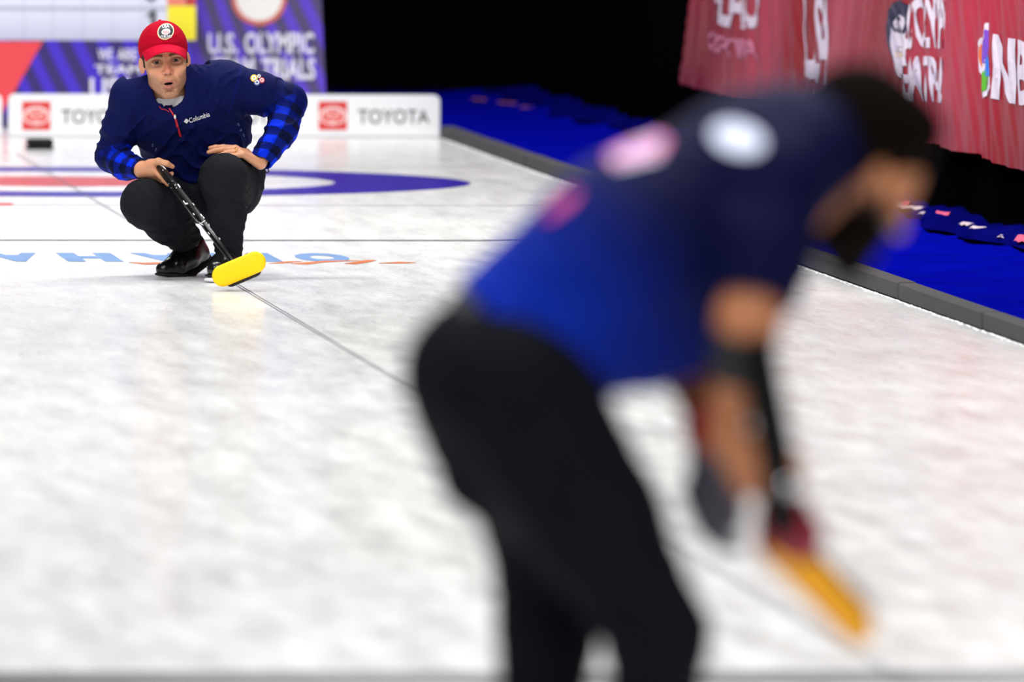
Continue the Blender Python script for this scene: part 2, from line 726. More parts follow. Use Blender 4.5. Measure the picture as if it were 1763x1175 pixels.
# frost scraped up against the bumper foot
fr = MB()
for y in np.arange(36, 59, .035):
    x = CURB_X - .008 - abs(rng.normal(0, .008))
    r = .002 + .004 * rng.random()
    fr.add([(x - r, y - .02, 0.0005), (x + r, y - .02, .0005), (x + r, y + .02, .0005), (x - r, y + .02, .0005), (x, y, .002 + .0025 * rng.random())],
           [(0, 1, 4), (1, 2, 4), (2, 3, 4), (3, 0, 4)])
tag(fr.obj('frost_ridge', mat('frost', (236, 240, 242), .9, .2)), 'thin ridge of white scraped frost along the foot of the foam bumpers', 'frost', kind='stuff')

# blue carpet with ruffled far edge
cx0, cx1 = CURB_X + .075, WALL_X - .06
nx, ny = 26, 420
V, F = [], []
for j in range(ny):
    y = 36 + 32 * j / (ny - 1)
    for i in range(nx):
        t = i / (nx - 1)
        x = cx0 + (cx1 - cx0) * t
        z = .006 + .0035 * math.sin(y * 17 + 3 * math.sin(x * 5) + x * 3) + .002 * math.sin(y * 41 + x * 9)
        e = max(0, (x - 2.85) / .35)
        z += min(e, 1) * (.012 + .016 * max(0, math.sin(y * 2.3 + 2 * math.sin(y * .9))) + .008 * math.sin(y * 7.7 + x * 6))
        V.append((x, y, z))
for j in range(ny - 1):
    for i in range(nx - 1):
        a = j * nx + i
        F.append((a, a + 1, a + nx + 1, a + nx))
carpet = mesh_obj('carpet', V, F, mat('blue_carpet', (4, 8, 138), .95, .0, var=.22, vscale=1.0, stretch=(2, 9, 1), bump=.3, bscale=90), smooth=True)
tag(carpet, 'bright royal blue carpet runner between the grey bumpers and the black curtain', 'carpet')

# darker folded-over carpet edge along the curtain
V, F = [], []
n = 500
for j in range(n):
    y = 36 + 30 * j / (n - 1)
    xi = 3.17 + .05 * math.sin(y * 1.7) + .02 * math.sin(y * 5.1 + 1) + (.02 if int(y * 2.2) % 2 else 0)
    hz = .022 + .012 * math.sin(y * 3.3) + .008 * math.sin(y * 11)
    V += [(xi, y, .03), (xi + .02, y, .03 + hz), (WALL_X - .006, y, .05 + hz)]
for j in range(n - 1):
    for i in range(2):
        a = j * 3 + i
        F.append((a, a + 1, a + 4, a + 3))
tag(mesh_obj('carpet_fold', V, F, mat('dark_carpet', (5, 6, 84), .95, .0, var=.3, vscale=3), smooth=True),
    'dark blue rumpled fold of cloth lying along the foot of the black curtain', 'cloth')

# torn scraps of pale and pink tape lying on the fold
sm = [mat('tape_white', (196, 178, 186), .7), mat('tape_pink', (206, 70, 110), .7), mat('tape_brown', (120, 60, 70), .7)]
scr = [(1532, 356, 22, 0), (1560, 360, 34, 0), (1553, 352, 9, 1), (1600, 372, 30, 0), (1618, 366, 16, 1), (1633, 380, 12, 0), (1658, 392, 12, 0), (1684, 402, 22, 0),
       (1712, 410, 30, 0), (1738, 418, 30, 0), (1757, 415, 16, 1), (822, 172, 26, 2), (870, 178, 34, 2), (905, 186, 26, 2)]
for i, (u, v, wd, k) in enumerate(scr):
    p = onX(u, v, 3.24) if u > 1000 else onG(u, v, .03)
    p.z = .052 if u > 1000 else .028
    L_ = wd / 430 * 1.6
    mb = MB()
    n_ = 6
    V, F = [], []
    for q in range(n_ + 1):
        a = (q / n_ - .5)
        V += [(a * L_ * .6, -a * L_ * 2.2, .004 * math.sin(q * 2.1)), (a * L_ * .6 + .02, -a * L_ * 2.2 + .03, .006 + .005 * rng.random() + (0.016 if k == 1 else 0)),
              (a * L_ * .6 + .035, -a * L_ * 2.2 + .05, .006)]
    for q in range(n_):
        for e in range(2):
            F.append((q * 3 + e, q * 3 + e + 1, q * 3 + e + 4, q * 3 + e + 3))
    o = mesh_obj('tape_scrap', V, F, sm[k], loc=p)
    nth = ['first', 'third', 'second', 'fourth', 'fifth', 'sixth', 'seventh', 'eighth', 'ninth', 'tenth', 'eleventh'][i] if i < 11 else ''
    pos = ('on far blue cloth near the white board, %s' % ['leftmost', 'middle one', 'rightmost'][i - 11]) if i > 10 else 'at the curtain foot, %s right of the sweeper\'s face' % nth
    tag(o, ('pale', 'pink', 'dull brown')[k] + ' scrap of tape ' + pos, 'scrap', 'tape scraps along the curtain foot')

# black pipe-and-drape curtains
black = mat('black_drape', (5, 5, 7), .95, .0)


def drape(name, a, b, h, pitch, amp, m):
    a, b = Vector(a), Vector(b)
    d = b - a
    L_ = d.length
    d.normalize()
    nrm = Vector((-d.y, d.x, 0))
    n = int(L_ / pitch * 8)
    V, F = [], []
    zs = (.03, .4, 1.2, 3, h)
    for i in range(n + 1):
        s_ = L_ * i / n
        ph = 2 * math.pi * s_ / pitch + 1.1 * math.sin(s_ * 1.3) + .8 * math.sin(s_ * 2.9)
        for z in zs:
            off = amp * math.sin(ph) * (1 - .3 * z / h) + .3 * amp * math.sin(2.3 * ph + z)
            p = a + d * s_ + nrm * off
            V.append((p.x, p.y, z))
    k = len(zs)
    for i in range(n):
        for j in range(k - 1):
            q = i * k + j
            F.append((q, q + k, q + k + 1, q + 1))
    return mesh_obj(name, V, F, m, smooth=True)


tag(drape('curtain', (WALL_X + .03, 2, 0), (WALL_X + .03, 66.4, 0), 4.5, .16, .028, black), 'long black pleated curtain along the right side behind the red banner and blue carpet', 'curtain')
tag(drape('curtain', (WALL_X + .1, 66.6, 0), (-14.6, 66.6, 0), 4.5, .17, .03, black), 'tall black pleated curtain across the far end behind the white board', 'curtain')
tag(drape('curtain', (-14.2, 2, 0), (-14.2, 66.4, 0), 4.5, .5, .06, black), 'black pleated curtain on the far left side of the ice, outside the frame', 'curtain')

# ------------------------------------------------------------------ sponsor boards at the far end
white_board = mat('board_white', (236, 238, 242), .45, .4)
t_red, t_white, t_grey = mat('logo_red', (214, 44, 44), .5), mat('logo_white', (245, 225, 225), .5), mat('logo_grey', (50, 52, 58), .5)
xl, xr = onY(15, 236, BOARD_Y).x, onY(757, 236, BOARD_Y).x
ztop = onY(400, 163, BOARD_Y).z


def board(x0, x1, label):
    t = empty('sponsor_board', ((x0 + x1) / 2, BOARD_Y, 0), label, 'board', 'white sponsor boards at the end of the sheets')
    hw = (x1 - x0) / 2
    # rounded upper corners
    r = .03
    pts = [(-hw, .004), (hw, .004), (hw, ztop - r)] + [(hw - r + r * math.cos(a), ztop - r + r * math.sin(a)) for a in (.4, .8, 1.2, 1.57)] + \
          [(-hw + r - r * math.sin(a), ztop - r + r * math.cos(a)) for a in (0, .4, .8, 1.2)] + [(-hw, ztop - r)]
    n = len(pts)
    V = [(x, 0, z) for x, z in pts] + [(x, .06, z) for x, z in pts]
    F = [tuple(range(n)), tuple(range(2 * n - 1, n - 1, -1))] + [(i, i + n, (i + 1) % n + n, (i + 1) % n) for i in range(n)]
    mesh_obj('panel', V, F, white_board, t)
    MB().box((-hw, -.004, 0), (hw, .064, .006)).obj('foot_rail', mat('rail_grey', (150, 152, 156), .6), t)
    return t


def toyota(t, u_logo, u_text0, u_text1):
    bx = t.location.x
    def fn(u0, u1, v0, v1, d):
        a, b = onY(u0, v1, BOARD_Y), onY(u1, v0, BOARD_Y)
        return lambda x, y: (a.x + (b.x - a.x) * x - bx, -d, a.z + (b.z - a.z) * y)
    f = fn(u_logo - 24.5, u_logo + 24.5, 175, 224, .002)
    sq = slab('logo_square', [(0, 0), (1, 0), (1, 1), (0, 1)], [(0, 1, 2, 3)], f, t_red, t)
    slab('logo_field', *disc2d(0, .42, .5, .5, 1, .68), fn(u_logo - 24.5, u_logo + 24.5, 175, 224, .003), mat('logo_pink', (226, 96, 92), .5), sq)
    for q, dsc in enumerate((disc2d(.41, .48, .5, .5, 1, .68, nr=1), disc2d(.27, .33, .5, .64, 1, .42, nr=1), disc2d(.25, .31, .5, .52, .42, .98, nr=1))):
        slab('logo_ring', *dsc, fn(u_logo - 24.5, u_logo + 24.5, 175, 224, .004 + .0012 * q), t_white, sq)
    V2, F2 = text2d('TOYOTA', .005)
    slab('lettering', V2, F2, fn(u_text0, u_text1, 189, 213, .003), t_grey, t)


b1 = board(xl, xr, 'long white sponsor board standing on the ice behind the crouching man, lettered TOYOTA')
for ul in (62.5, 317, 573):
    toyota(b1, ul, ul + 43, ul + 166)
board(-6.0, onY(3, 236, BOARD_Y).x, 'white sponsor board running out of the left frame edge beyond a narrow dark gap')
# hack
h0 = onG(70, 258)
hk = empty('hack', (h0.x, h0.y, 0), 'small black rubber foothold on the ice in front of the left red logo', 'foothold')
rub = mat('black_rubber', (26, 26, 28), .8, .3)
MB().box((-.066, 0, .001), (.066, .16, .012), .003).obj('base_plate', rub, hk)
MB().box((-.064, .02, .012), (.064, .12, .052), .010).obj('foot_rest', rub, hk)

# ------------------------------------------------------------------ backdrop: scoreboard, purple banners
PAN_Y = 60.6
slate = mat('banner_purple', (86, 62, 190), .6, .3)


def wave_mat(name, c1, c2, scale, dist, direction, rot=(0, 0, 0)):
    m = bpy.data.materials.new(name)
    m.use_nodes = True
    nt = m.node_tree
    b = nt.nodes['Principled BSDF']
    b.inputs['Roughness'].default_value = .6
    b.inputs['Specular IOR Level'].default_value = .3
    tc = nt.nodes.new('ShaderNodeTexCoord')
    mp = nt.nodes.new('ShaderNodeMapping')
    mp.inputs['Rotation'].default_value = rot
    wv = nt.nodes.new('ShaderNodeTexWave')
    wv.wave_type = 'BANDS'
    wv.bands_direction = direction
    wv.inputs['Scale'].default_value = scale
    wv.inputs['Distortion'].default_value = dist
    wv.inputs['Detail'].default_value = 0
    wv.inputs['Detail Scale'].default_value = .6
    rp = nt.nodes.new('ShaderNodeValToRGB')
    rp.color_ramp.elements[0].position = .42
    rp.color_ramp.elements[0].color = (*lin(c1), 1)
    rp.color_ramp.elements[1].position = .60
    rp.color_ramp.elements[1].color = (*lin(c2), 1)
    nt.links.new(tc.outputs['Object'], mp.inputs[0])
    nt.links.new(mp.outputs[0], wv.inputs[0])
    nt.links.new(wv.outputs['Fac'], rp.inputs[0])
    nt.links.new(rp.outputs[0], b.inputs['Base Color'])
    return m


bn = empty('banner_stand', onY(450, 233, PAN_Y + .5).to_tuple(), 'tall purple wavy banner with white lettering U.S. OLYMPIC TEAM TRIALS at far end', 'banner')
bn.location.z = 0
B0 = Vector(bn.location)
YB = B0.y


def onB(u, v, d=0.0):
    return onY(u, v, YB - d) - B0


tl, tr = onB(325, -150), onB(546.5, -150)
bl, br = onB(333, 228), onB(563, 228)
bl.z = br.z = 0.01
V = [bl, br, tr, tl] + [p + Vector((0, .03, 0)) for p in (bl, br, tr, tl)]
mesh_obj('panel', V, [(0, 1, 2, 3), (7, 6, 5, 4), (0, 4, 5, 1), (1, 5, 6, 2), (2, 6, 7, 3), (3, 7, 4, 0)],
         wave_mat('banner_waves', (84, 74, 118), (98, 68, 204), 3.0, 2.6, 'X', (0, .42, 0)), bn)


def rect_fn(f, u0, u1, v0, v1, d, skew=0.0):
    a, b = f(u0, v1, d), f(u1, v0, d)
    return lambda x, y: (a.x + (b.x - a.x) * x + skew * (1 - y), a.y, a.z + (b.z - a.z) * y)


lav = mat('print_white', (232, 230, 246), .6)
for tx, u0, u1, v0, v1 in (('U.S.', 358, 410, 57, 93), ('OLYMPIC', 421, 541, 56, 93), ('TEAM', 366, 438, 99, 134), ('TRIALS', 450, 543, 100, 137)):
    slab('lettering', *text2d(tx, .03), rect_fn(onB, u0, u1, v0, v1, .006), lav, bn)
cf = rect_fn(onB, 446 - 48, 446 + 48, -52, 44, .005)
cb_ = slab('round_emblem', *disc2d(0, .42, nr=3), cf, mat('print_bright', (245, 243, 240), .6), bn)
slab('emblem_rim', *disc2d(.415, .5, nr=1, seg=40), rect_fn(onB, 446 - 48, 446 + 48, -52, 44, .006), mat('print_coral', (212, 112, 96), .6), cb_)

# lower panel: WE ARE TEAM USA
lp = empty('banner_skirt', (onY(170, 230, PAN_Y).x, PAN_Y, 0), 'low blue-purple banner below the scoreboard with red corner and WE ARE TEAM USA', 'banner')
L0 = Vector(lp.location)


def onL(u, v, d=0.0):
    return onY(u, v, PAN_Y - d) - L0


a, b = onL(-120, 232), onL(333, 70)
MB().box((a.x, 0, .01), (b.x, .03, b.z)).obj('panel', wave_mat('skirt_waves', (56, 44, 112), (70, 46, 196), 2.6, 5.0, 'X', (0, .35, 0)), lp)
zt, zb = onL(0, 71).z, .015
V = [onL(-120, 71, .004), onL(74, 71, .004), onL(-12, 222, .004), onL(-120, 222, .004)]
mesh_obj('red_corner', V, [(3, 2, 1, 0)], mat('print_red', (230, 66, 76), .6), lp)
for tx, u0, u1, v0, v1 in (('WE', 169, 194, 84, 104), ('ARE', 202, 236, 84, 104), ('TEAM', 163, 243, 112, 127), ('USA', 155, 236, 134, 170)):
    slab('lettering', *text2d(tx, .022), rect_fn(onL, u0, u1, v0, v1, .005), lav, lp)

# scoreboard
sb = empty('scoreboard', (onY(170, 230, PAN_Y).x, PAN_Y + .12, 0), 'large white scoreboard with thin grid lines and a yellow cell behind the red cap', 'scoreboard')
S0 = Vector(sb.location)


def onS(u, v, d=0.0):
    return onY(u, v, PAN_Y + .12 - d) - S0


a, b = onS(-120, 69), onS(338, -190)
MB().box((a.x, 0, a.z), (b.x, .05, b.z)).obj('panel', mat('score_white', (228, 232, 250), .4, .4), sb)
for px in (-60, 30):
    q = onS(px, 0)
    MB().box((q.x - .02, .06, 0), (q.x + .02, .10, a.z + .3)).obj('post', mat('post_black', (20, 20, 22), .6), sb)
gl = mat('grid_grey', (176, 180, 196), .5)
for u in (-61, -10, 41, 92, 143, 194, 245, 289):
    p, q = onS(u - .8, 69, .003), onS(u + .8, -190, .003)
    mesh_obj('grid_line', [(p.x, p.y, p.z), (q.x, p.y, p.z), (q.x, p.y, q.z), (p.x, p.y, q.z)], [(0, 1, 2, 3)], gl, sb)
for v in (14, -44, -102, -160):
    p, q = onS(-120, v + 1.4, .0035), onS(338, v - 1.4, .0035)
    mesh_obj('grid_line', [(p.x, p.y, p.z), (q.x, p.y, p.z), (q.x, p.y, q.z), (p.x, p.y, q.z)], [(0, 1, 2, 3)], gl, sb)


def cell(name, u0, u1, v0, v1, m, d=.006):
    p, q = onS(u0, v1, d), onS(u1, v0, d)
    return MB().box((p.x, p.y, p.z), (q.x, p.y + .003, q.z)).obj(name, m, sb)


cell('yellow_cell', 288, 337, 10, 69, mat('cell_yellow', (252, 236, 40), .5))
cell('pink_cell', 288, 318, -48, 9, mat('cell_pink', (240, 130, 110), .5))
cell('red_cell', 319, 337, -48, 9, mat('cell_red', (196, 50, 56), .5))
ink = mat('score_ink', (24, 26, 32), .5)
slab('score_digit', [(.45, 0), (.95, 0), (.95, 1), (.6, 1), (0, .72), (0, .52), (.45, .70)], [(0, 1, 2, 6), (2, 3, 4, 6), (4, 5, 6)], rect_fn(onS, 253, 269, 18, 43, .008), ink, sb)
slab('score_digit', *text2d('0', .03), rect_fn(onS, 250, 270, -24, 2, .008), ink, sb)

# ------------------------------------------------------------------ long red satin banner on the side curtain
BX = 3.31
ZB = onX(1172, 143, BX).z
YL = onX(1172, 140, BX).y
YT = onX(1196, 0, BX).y


def fold(y, z):
    t = (z - ZB)
    q = y + .55 * t * math.sin(y * .9) + .35 * t
    f = .0085 * math.sin(2 * math.pi * q / .31 + 1.3 * math.sin(y * 1.9)) + .0032 * math.sin(2 * math.pi * (y - .5 * t) / .105 + 2 * math.sin(y * 2.3))
    f += .021 * math.sin(2 * math.pi * (q + .3 * t) / 1.35 + .6)
    f *= (1 + .3 * math.sin(y * 3.1))
    return f


def bz(y, z):
    return z - .012 * math.sin(y * 1.15) - .006 * math.sin(y * 4.1)


def yleft(z):
    return YL + (YT - YL) * (z - ZB) / (onX(1196, 0, BX).z - ZB)


ny_, nz_ = 900, 26
ZTOP = 1.25
V, F, C = [], [], []
for i in range(ny_ + 1):
    for j in range(nz_ + 1):
        z = ZB + (ZTOP - ZB) * j / nz_
        y = 43.5 + (yleft(z) - 43.5) * i / ny_
        V.append((BX + fold(y, z) - .0, y, bz(y, z)))
V = np.array(V)
for i in range(ny_):
    for j in range(nz_):
        q = i * (nz_ + 1) + j
        F.append((q, q + 1, q + nz_ + 2, q + nz_ + 1))
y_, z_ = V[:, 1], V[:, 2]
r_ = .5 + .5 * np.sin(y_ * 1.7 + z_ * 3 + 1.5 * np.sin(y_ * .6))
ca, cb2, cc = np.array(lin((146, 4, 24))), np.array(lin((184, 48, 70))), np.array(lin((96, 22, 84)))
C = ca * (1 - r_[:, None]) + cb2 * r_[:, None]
p_ = np.clip(1.2 - np.abs(((y_ - z_ * 1.5) % 4.3) - 1.4) / .10, 0, 1) * (z_ < ZB + .25) * .6
C = C * (1 - p_[:, None]) + cc * p_[:, None]
# printed purple bands crossing below the network logo
g = np.clip((.030 - np.abs((z_ - ZB) - .42 + (48.35 - y_) * .50 * 0 - (y_ - 47.75) * .75)) / .012, 0, 1) * ((z_ - ZB) < .20) * 0
C = C * (1 - g[:, None]) + cc * g[:, None]
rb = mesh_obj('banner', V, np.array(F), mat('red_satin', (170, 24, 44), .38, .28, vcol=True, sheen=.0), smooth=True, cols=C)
tag(rb, 'long rippled red satin banner with white lettering hung low on the black curtain', 'banner')


def on_banner(u0, u1, v0l, v1l, d=.004, slant=True):
    """u0..u1 columns, rows measured at u0; rows follow the banner towards the vanishing point"""
    ya, yb = onX(u0, (v0l + v1l) / 2, BX).y, onX(u1, (v0l + v1l) / 2 + .25 * (u1 - u0), BX).y
    z1, z0 = onX(u0, v0l, BX).z, onX(u0, v1l, BX).z
    def fn(x, y):
        yy = ya + (yb - ya) * x
        zz = z0 + (z1 - z0) * y
        return (BX + fold(yy, zz) - d, yy, bz(yy, zz))
    return fn


sat_w = mat('satin_white', (226, 214, 228), .45, .15)
for tx, bold, u0, u1, v0, v1, m in (('MILANO', .03, 1226, 1312, -62, 36, sat_w), ('CORTINA', .015, 1216, 1308, 50, 84, mat('satin_pink', (206, 120, 148), .45)),
                                    ('USA', .035, 1381, 1434, -30, 142, sat_w), ('CURLING', .01, 1392, 1428, 158, 178, sat_w),
                                    ('U.S. OLYMPIC', .03, 1570, 1628, -8, 82, sat_w), ('TEAM TRIALS', .03, 1560, 1624, 92, 172, sat_w),
                                    ('NBC', .04, 1722, 1792, 58, 172, sat_w)):
    slab('lettering', *text2d(tx, bold, 30), on_banner(u0, u1, v0, v1), m, rb)
# round team emblem
fe = on_banner(1531, 1563, -6, 134)
em = slab('emblem', *disc2d(0, .5, nr=8, seg=40), fe, mat('emblem_navy', (20, 24, 60), .45), rb)
slab('emblem_face', *disc2d(0, .40, .5, .42, 1, 1, nr=8, seg=32), on_banner(1531, 1563, -6, 134, .006), sat_w, em)
slab('emblem_lettering', *text2d('USA', .02, 12), on_banner(1537, 1557, 22, 52, .008), mat('emblem_navy', (20, 24, 60), .45), em)
for k, (cx, cy, c) in enumerate(((.2, .70, (40, 110, 200)), (.5, .70, (24, 24, 28)), (.8, .70, (210, 50, 50)), (.35, .42, (235, 190, 50)), (.65, .42, (40, 150, 70)))):
    slab('emblem_ring', *disc2d(.12, .15, cx, cy, 1, 1, nr=1, seg=16), on_banner(1537, 1557, 70, 104, .008), mat('ring_%d' % k, c, .5), em)
# peacock mark
fp = [on_banner(1680, 1720, 48, 176, d) for d in (.004, .006)]
pc = None
for cx, cy, rx, ry, rot, c in ((.16, .56, .13, .24, .45, (226, 110, 50)), (.36, .72, .13, .27, .16, (214, 60, 90)), (.58, .74, .13, .27, -.1, (120, 70, 200)),
                               (.72, .52, .12, .24, -.45, (40, 120, 225)), (.60, .28, .13, .2, -.5, (90, 180, 40)), (.34, .34, .10, .2, .3, (240, 190, 50))):
    o = slab('logo_feather_rim', *disc2d(0, 1, cx, cy, rx + .05, ry + .05, nr=4, seg=24, rot=rot), fp[0], sat_w, rb)
    slab('logo_feather', *disc2d(0, 1, cx, cy, rx * .82, ry * .85, nr=4, seg=24, rot=rot), fp[1], mat('feather_%d' % int(cx * 100), c, .5), o)

# ================================================================== THE CROUCHING MAN
Y0 = 43.63
BASE = Vector((onG(330, 478).x, Y0, 0))


def S(u, v, d=0.0):
    p = onY(u, v, Y0 + d) - BASE
    return np.array(p)


def un(v):
    v = np.array(v, float)
    return v / np.linalg.norm(v)


skin_m = mat('skin', (214, 160, 128), .48, .4, vcol=True, bump=.06, bscale=400)
navy_m = mat('jacket_knit', (14, 20, 66), .75, .06, vcol=True, bump=.10, bscale=260)
pants_m = mat('charcoal_trousers', (25, 27, 32), .85, .08, var=.10, vscale=14, bump=.12, bscale=300)
leather_m = mat('black_leather', (14, 14, 16), .28, .6, bump=.05, bscale=120)
sole_m = mat('black_sole', (20, 20, 22), .6, .3)
red_cloth = mat('cap_red', (170, 8, 36), .85, .05, var=.07, vscale=30, bump=.15, bscale=350)
white_m = mat('print_plain_white', (235, 236, 240), .6)

skip = empty('person', BASE, 'crouching man in a red cap and blue plaid-sleeved jacket, hand on knee, facing the camera', 'person')

# --- joints
KL, AL = S(250, 350, -.14), S(324, 418, .12)
HL, HR = S(302, 338, .24), S(398, 322, .20)
KR, AR = S(385, 307, -.20), S(394, 441, -.13)
SL, SR = S(227, 168, .02), S(388, 146, .03)
EL, ER = S(192, 268, .10), S(497, 176, .03)
WL, WR = S(243, 291, -.10), S(450, 277, -.10)

# --- head frame (unit = 1.1 cm)
U_ = .0112
roll = math.radians(7)
hx = np.array([math.cos(roll), 0, math.sin(roll)])
hz = np.array([-math.sin(roll), 0.02, math.cos(roll)])
hy = np.cross(hz, hx)
HR3 = np.stack([hx, hy, hz], 1)
HO = S(286.5, 105, -.15)


def H(x, y, z):
    return HO + (hx * x + hy * y + hz * z) * U_


def hell(x, y, z, rx, ry, rz, k=.8, op='u'):
    return ell(H(x, y, z), np.array([rx, ry, rz]) * U_, k * U_, op, HR3)


def hcone(a, b, ra, rb, k=.8, op='u'):
    return cone(H(*a), H(*b), ra * U_, rb * U_, k * U_, op)


def head_list():
    head = [hell(0, 9.2, 3.8, 7.3, 9.4, 8.6), hell(0, 5.6, -.6, 6.7, 6.0, 8.2, 2), hell(0, 5.0, -5.8, 5.5, 5.2, 4.8, 2.5),
            hell(0.0, 1.9, -10.2, 2.5, 2.0, 2.0, 2.2), hcone((-4.5, 6.5, -6.8), (-1.2, 2.2, -10.9), 1.2, 1.2, 1.8), hcone((4.5, 6.5, -6.8), (1.2, 2.2, -10.9), 1.2, 1.2, 1.8),
            hell(-4.2, 2.0, -2.6, 2.1, 1.7, 1.5, 1.6), hell(4.2, 2.0, -2.6, 2.1, 1.7, 1.5, 1.6),
            hell(0, 1.2, -6.9, 3.2, 1.6, 2.2, 1.5),
            hcone((-4.2, 1.3, 1.5), (-1.0, .1, 1.1), .75, .8, 1.0), hcone((4.2, 1.3, 1.5), (1.0, .1, 1.1), .75, .8, 1.0)]
    for sx in (-1, 1):
        head.append(hell(sx * 3.15, -.1, -.1, 1.9, 1.8, 1.25, .9, 's'))
        head.append(hell(sx * 3.15, 1.55, -.1, 1.65, 1.35, 1.3, .35))
        head.append(hell(sx * 3.15, .35, -.15, 1.25, 1.0, .47, .15, 's'))
        head.append(hell(sx * 3.15, 1.0, -.35, 1.6, .9, 1.0, .6, 'u'))
        head.append(hcone((sx * 4.5, .8, -.1), (sx * 1.8, .7, -1.1), .30, .28, .5))
        head.append(hell(sx * 3.15, .25, -.12, 1.2, 1.1, .46, .12, 's'))
    head += [hcone((0, .5, .6), (-.1, -1.6, -2.9), .75, .85, .9), hell(-.1, -1.7, -3.5, 1.15, 1.15, 1.0, .7),
             hell(-1.3, -.5, -3.8, .8, 1.0, .75, .5), hell(1.15, -.5, -3.8, .8, 1.0, .75, .5),
             hell(-.8, -1.2, -4.5, .42, .6, .38, .3, 's'), hell(.65, -1.2, -4.5, .42, .6, .38, .3, 's'),
             hcone((-2.4, .5, -7.3), (-.6, -.65, -6.75), .32, .55, .5), hcone((2.4, .5, -7.3), (.6, -.65, -6.75), .32, .55, .5),
             hcone((-2.0, .4, -8.2), (0, -.45, -8.5), .4, .6, .5), hcone((2.0, .4, -8.2), (0, -.45, -8.5), .4, .6, .5),
             hell(-.2, -.2, -7.45, 1.45, 1.6, .42, .25, 's'), hell(0, .3, -9.6, 2.2, .6, .5, .8, 's'),
             hcone((-2.0, -.5, -4.8), (-3.2, .1, -7.0), .30, .30, 1.2, 's'), hcone((2.0, -.5, -4.8), (3.2, .1, -7.0), .30, .30, 1.2, 's')]
    for sx in (-1, 1):
        head += [ell(H(sx * 7.6, 8.6, -.7), np.array([.6, 1.8, 2.8]) * U_, .5 * U_, 'u',
                     HR3 @ np.array([[math.cos(.5), sx * -math.sin(.5) * -1, 0], [-sx * math.sin(.5), math.cos(.5), 0], [0, 0, 1]])),
                 hell(sx * 8.0, 7.4, -.5, .4, 1.0, 1.7, .3, 's')]
    return head


head = head_list()
neck_low = S(300, 182, .04)
neck = [cone(H(0, 9.5, -6), neck_low, .064, .07, .03)]

# --- hands
def hand_prims(Wp, d, n, side, curls, spread=.10, sc=1.0, thumb=None, k=.008):
    """side: +1 if the thumb lies towards n x d"""
    d, n = un(d), un(n)
    n = un(n - d * (n @ d))
    s_ = np.cross(n, d) * side
    P = []
    kn = [Wp + sc * (d * .092 + s_ * .030), Wp + sc * (d * .096 + s_ * .010), Wp + sc * (d * .091 - s_ * .010), Wp + sc * (d * .082 - s_ * .029)]
    for i, q in enumerate(kn):
        w0 = Wp + sc * s_ * (.014, .005, -.005, -.014)[i]
        P.append(cone(w0, q, sc * .0165, sc * .0115, .012))
    for i, q in enumerate(kn):
        f = (.92, 1.0, .94, .76)[i]
        a = spread * (1, .3, -.4, -1.1)[i]
        dd = un(d * math.cos(a) + s_ * math.sin(a))
        p = q
        ang = 0
        for j, (ln, r0, r1) in enumerate(((.047, .0105, .0095), (.029, .0095, .0085), (.022, .0088, .0072))):
            ang += curls[i][j]
            v = dd * math.cos(ang) - n * math.sin(ang)
            p2 = p + v * ln * f * sc
            P.append(cone(p, p2, r0 * sc, r1 * sc, k * .6))
            p = p2
    if thumb is None:
        t0 = Wp + sc * (d * .022 + s_ * .022)
        t1 = t0 + sc * .044 * un(d * .75 + s_ * .62 - n * .25)
        t2 = t1 + sc * .034 * un(d * .92 + s_ * .30 - n * .25)
        t3 = t2 + sc * .026 * un(d * .98 + s_ * .05 - n * .3)
        P += chain([t0, t1, t2, t3], [.0155 * sc, .0125 * sc, .0108 * sc, .0085 * sc], k)
    return P


dk = un(S(404, 258, -.135) - S(446, 282, -.10))
nk = un([-.25, -.30, .9])
handR = hand_prims(S(447, 281, -.10), dk, nk, -1, [(.42, .10, .1), (.52, .12, .1), (.62, .2, .15), (.7, .3, .2)], .02, 1.08, thumb=1)
handR += chain([S(440, 274, -.07), S(424, 262, -.04), S(410, 258, -.02), S(400, 259, -.01)], [.016, .0125, .0108, .0085], .008)
handL = [cone(S(243, 290, -.11), S(262, 284, -.145), .024, .020, .02), cone(S(243, 293, -.11), S(266, 297, -.145), .024, .017, .02),
         cone(S(248, 296, -.11), S(268, 305, -.12), .020, .014, .02)]
handL += chain([S(258, 282, -.14), S(273, 278, -.17), S(287, 282, -.178), S(297, 287, -.165)], [.0165, .0125, .0108, .0085], .008)
handL += chain([S(266, 295, -.15), S(276, 303, -.178), S(283, 311, -.176), S(288.5, 318, -.165)], [.0125, .0105, .0095, .0075], .006)
handL += chain([S(268, 300, -.13), S(280, 307, -.125), S(291, 303, -.115), S(296, 299, -.125)], [.012, .010, .0095, .0078], .005)
handL += chain([S(262, 304, -.125), S(273, 312, -.115), S(284, 309, -.105), S(290, 302, -.11)], [.0115, .0098, .009, .0078], .005)
handL += chain([S(256, 304, -.12), S(264, 312, -.105), S(273, 311, -.098), S(279, 305, -.10)], [.0105, .009, .008, .007], .005)

# --- body under the clothes: one continuous surface
inner = [cone(S(345, 320, .25), S(312, 190, .08), .10, .11, .05), cone(SL, SR, .045, .045, .04), cone(neck_low, S(308, 200, .07), .07, .09, .04)]
inner += chain([SL, EL, WL], [.045, .035, .024], .02) + chain([SR, ER, WR], [.045, .036, .024], .02)
inner += chain([HL, KL, AL, S(334, 430, .13)], [.08, .055, .035, .03], .02) + chain([HR, KR, S(391, 372, -.155), AR], [.08, .055, .045, .032], .02)
inner += [cone(S(338, 434, .14), S(300, 463, .05), .026, .02, .01), cone(S(391, 458, -.15), S(380, 472, -.27), .028, .02, .01)]
body_prims = inner + neck + head + handR + handL

def smst(x, a, b):
    t = np.clip((x - a) / (b - a), 0, 1)
    return t * t * (3 - 2 * t)


SKIN = np.array(lin((206, 148, 112)))


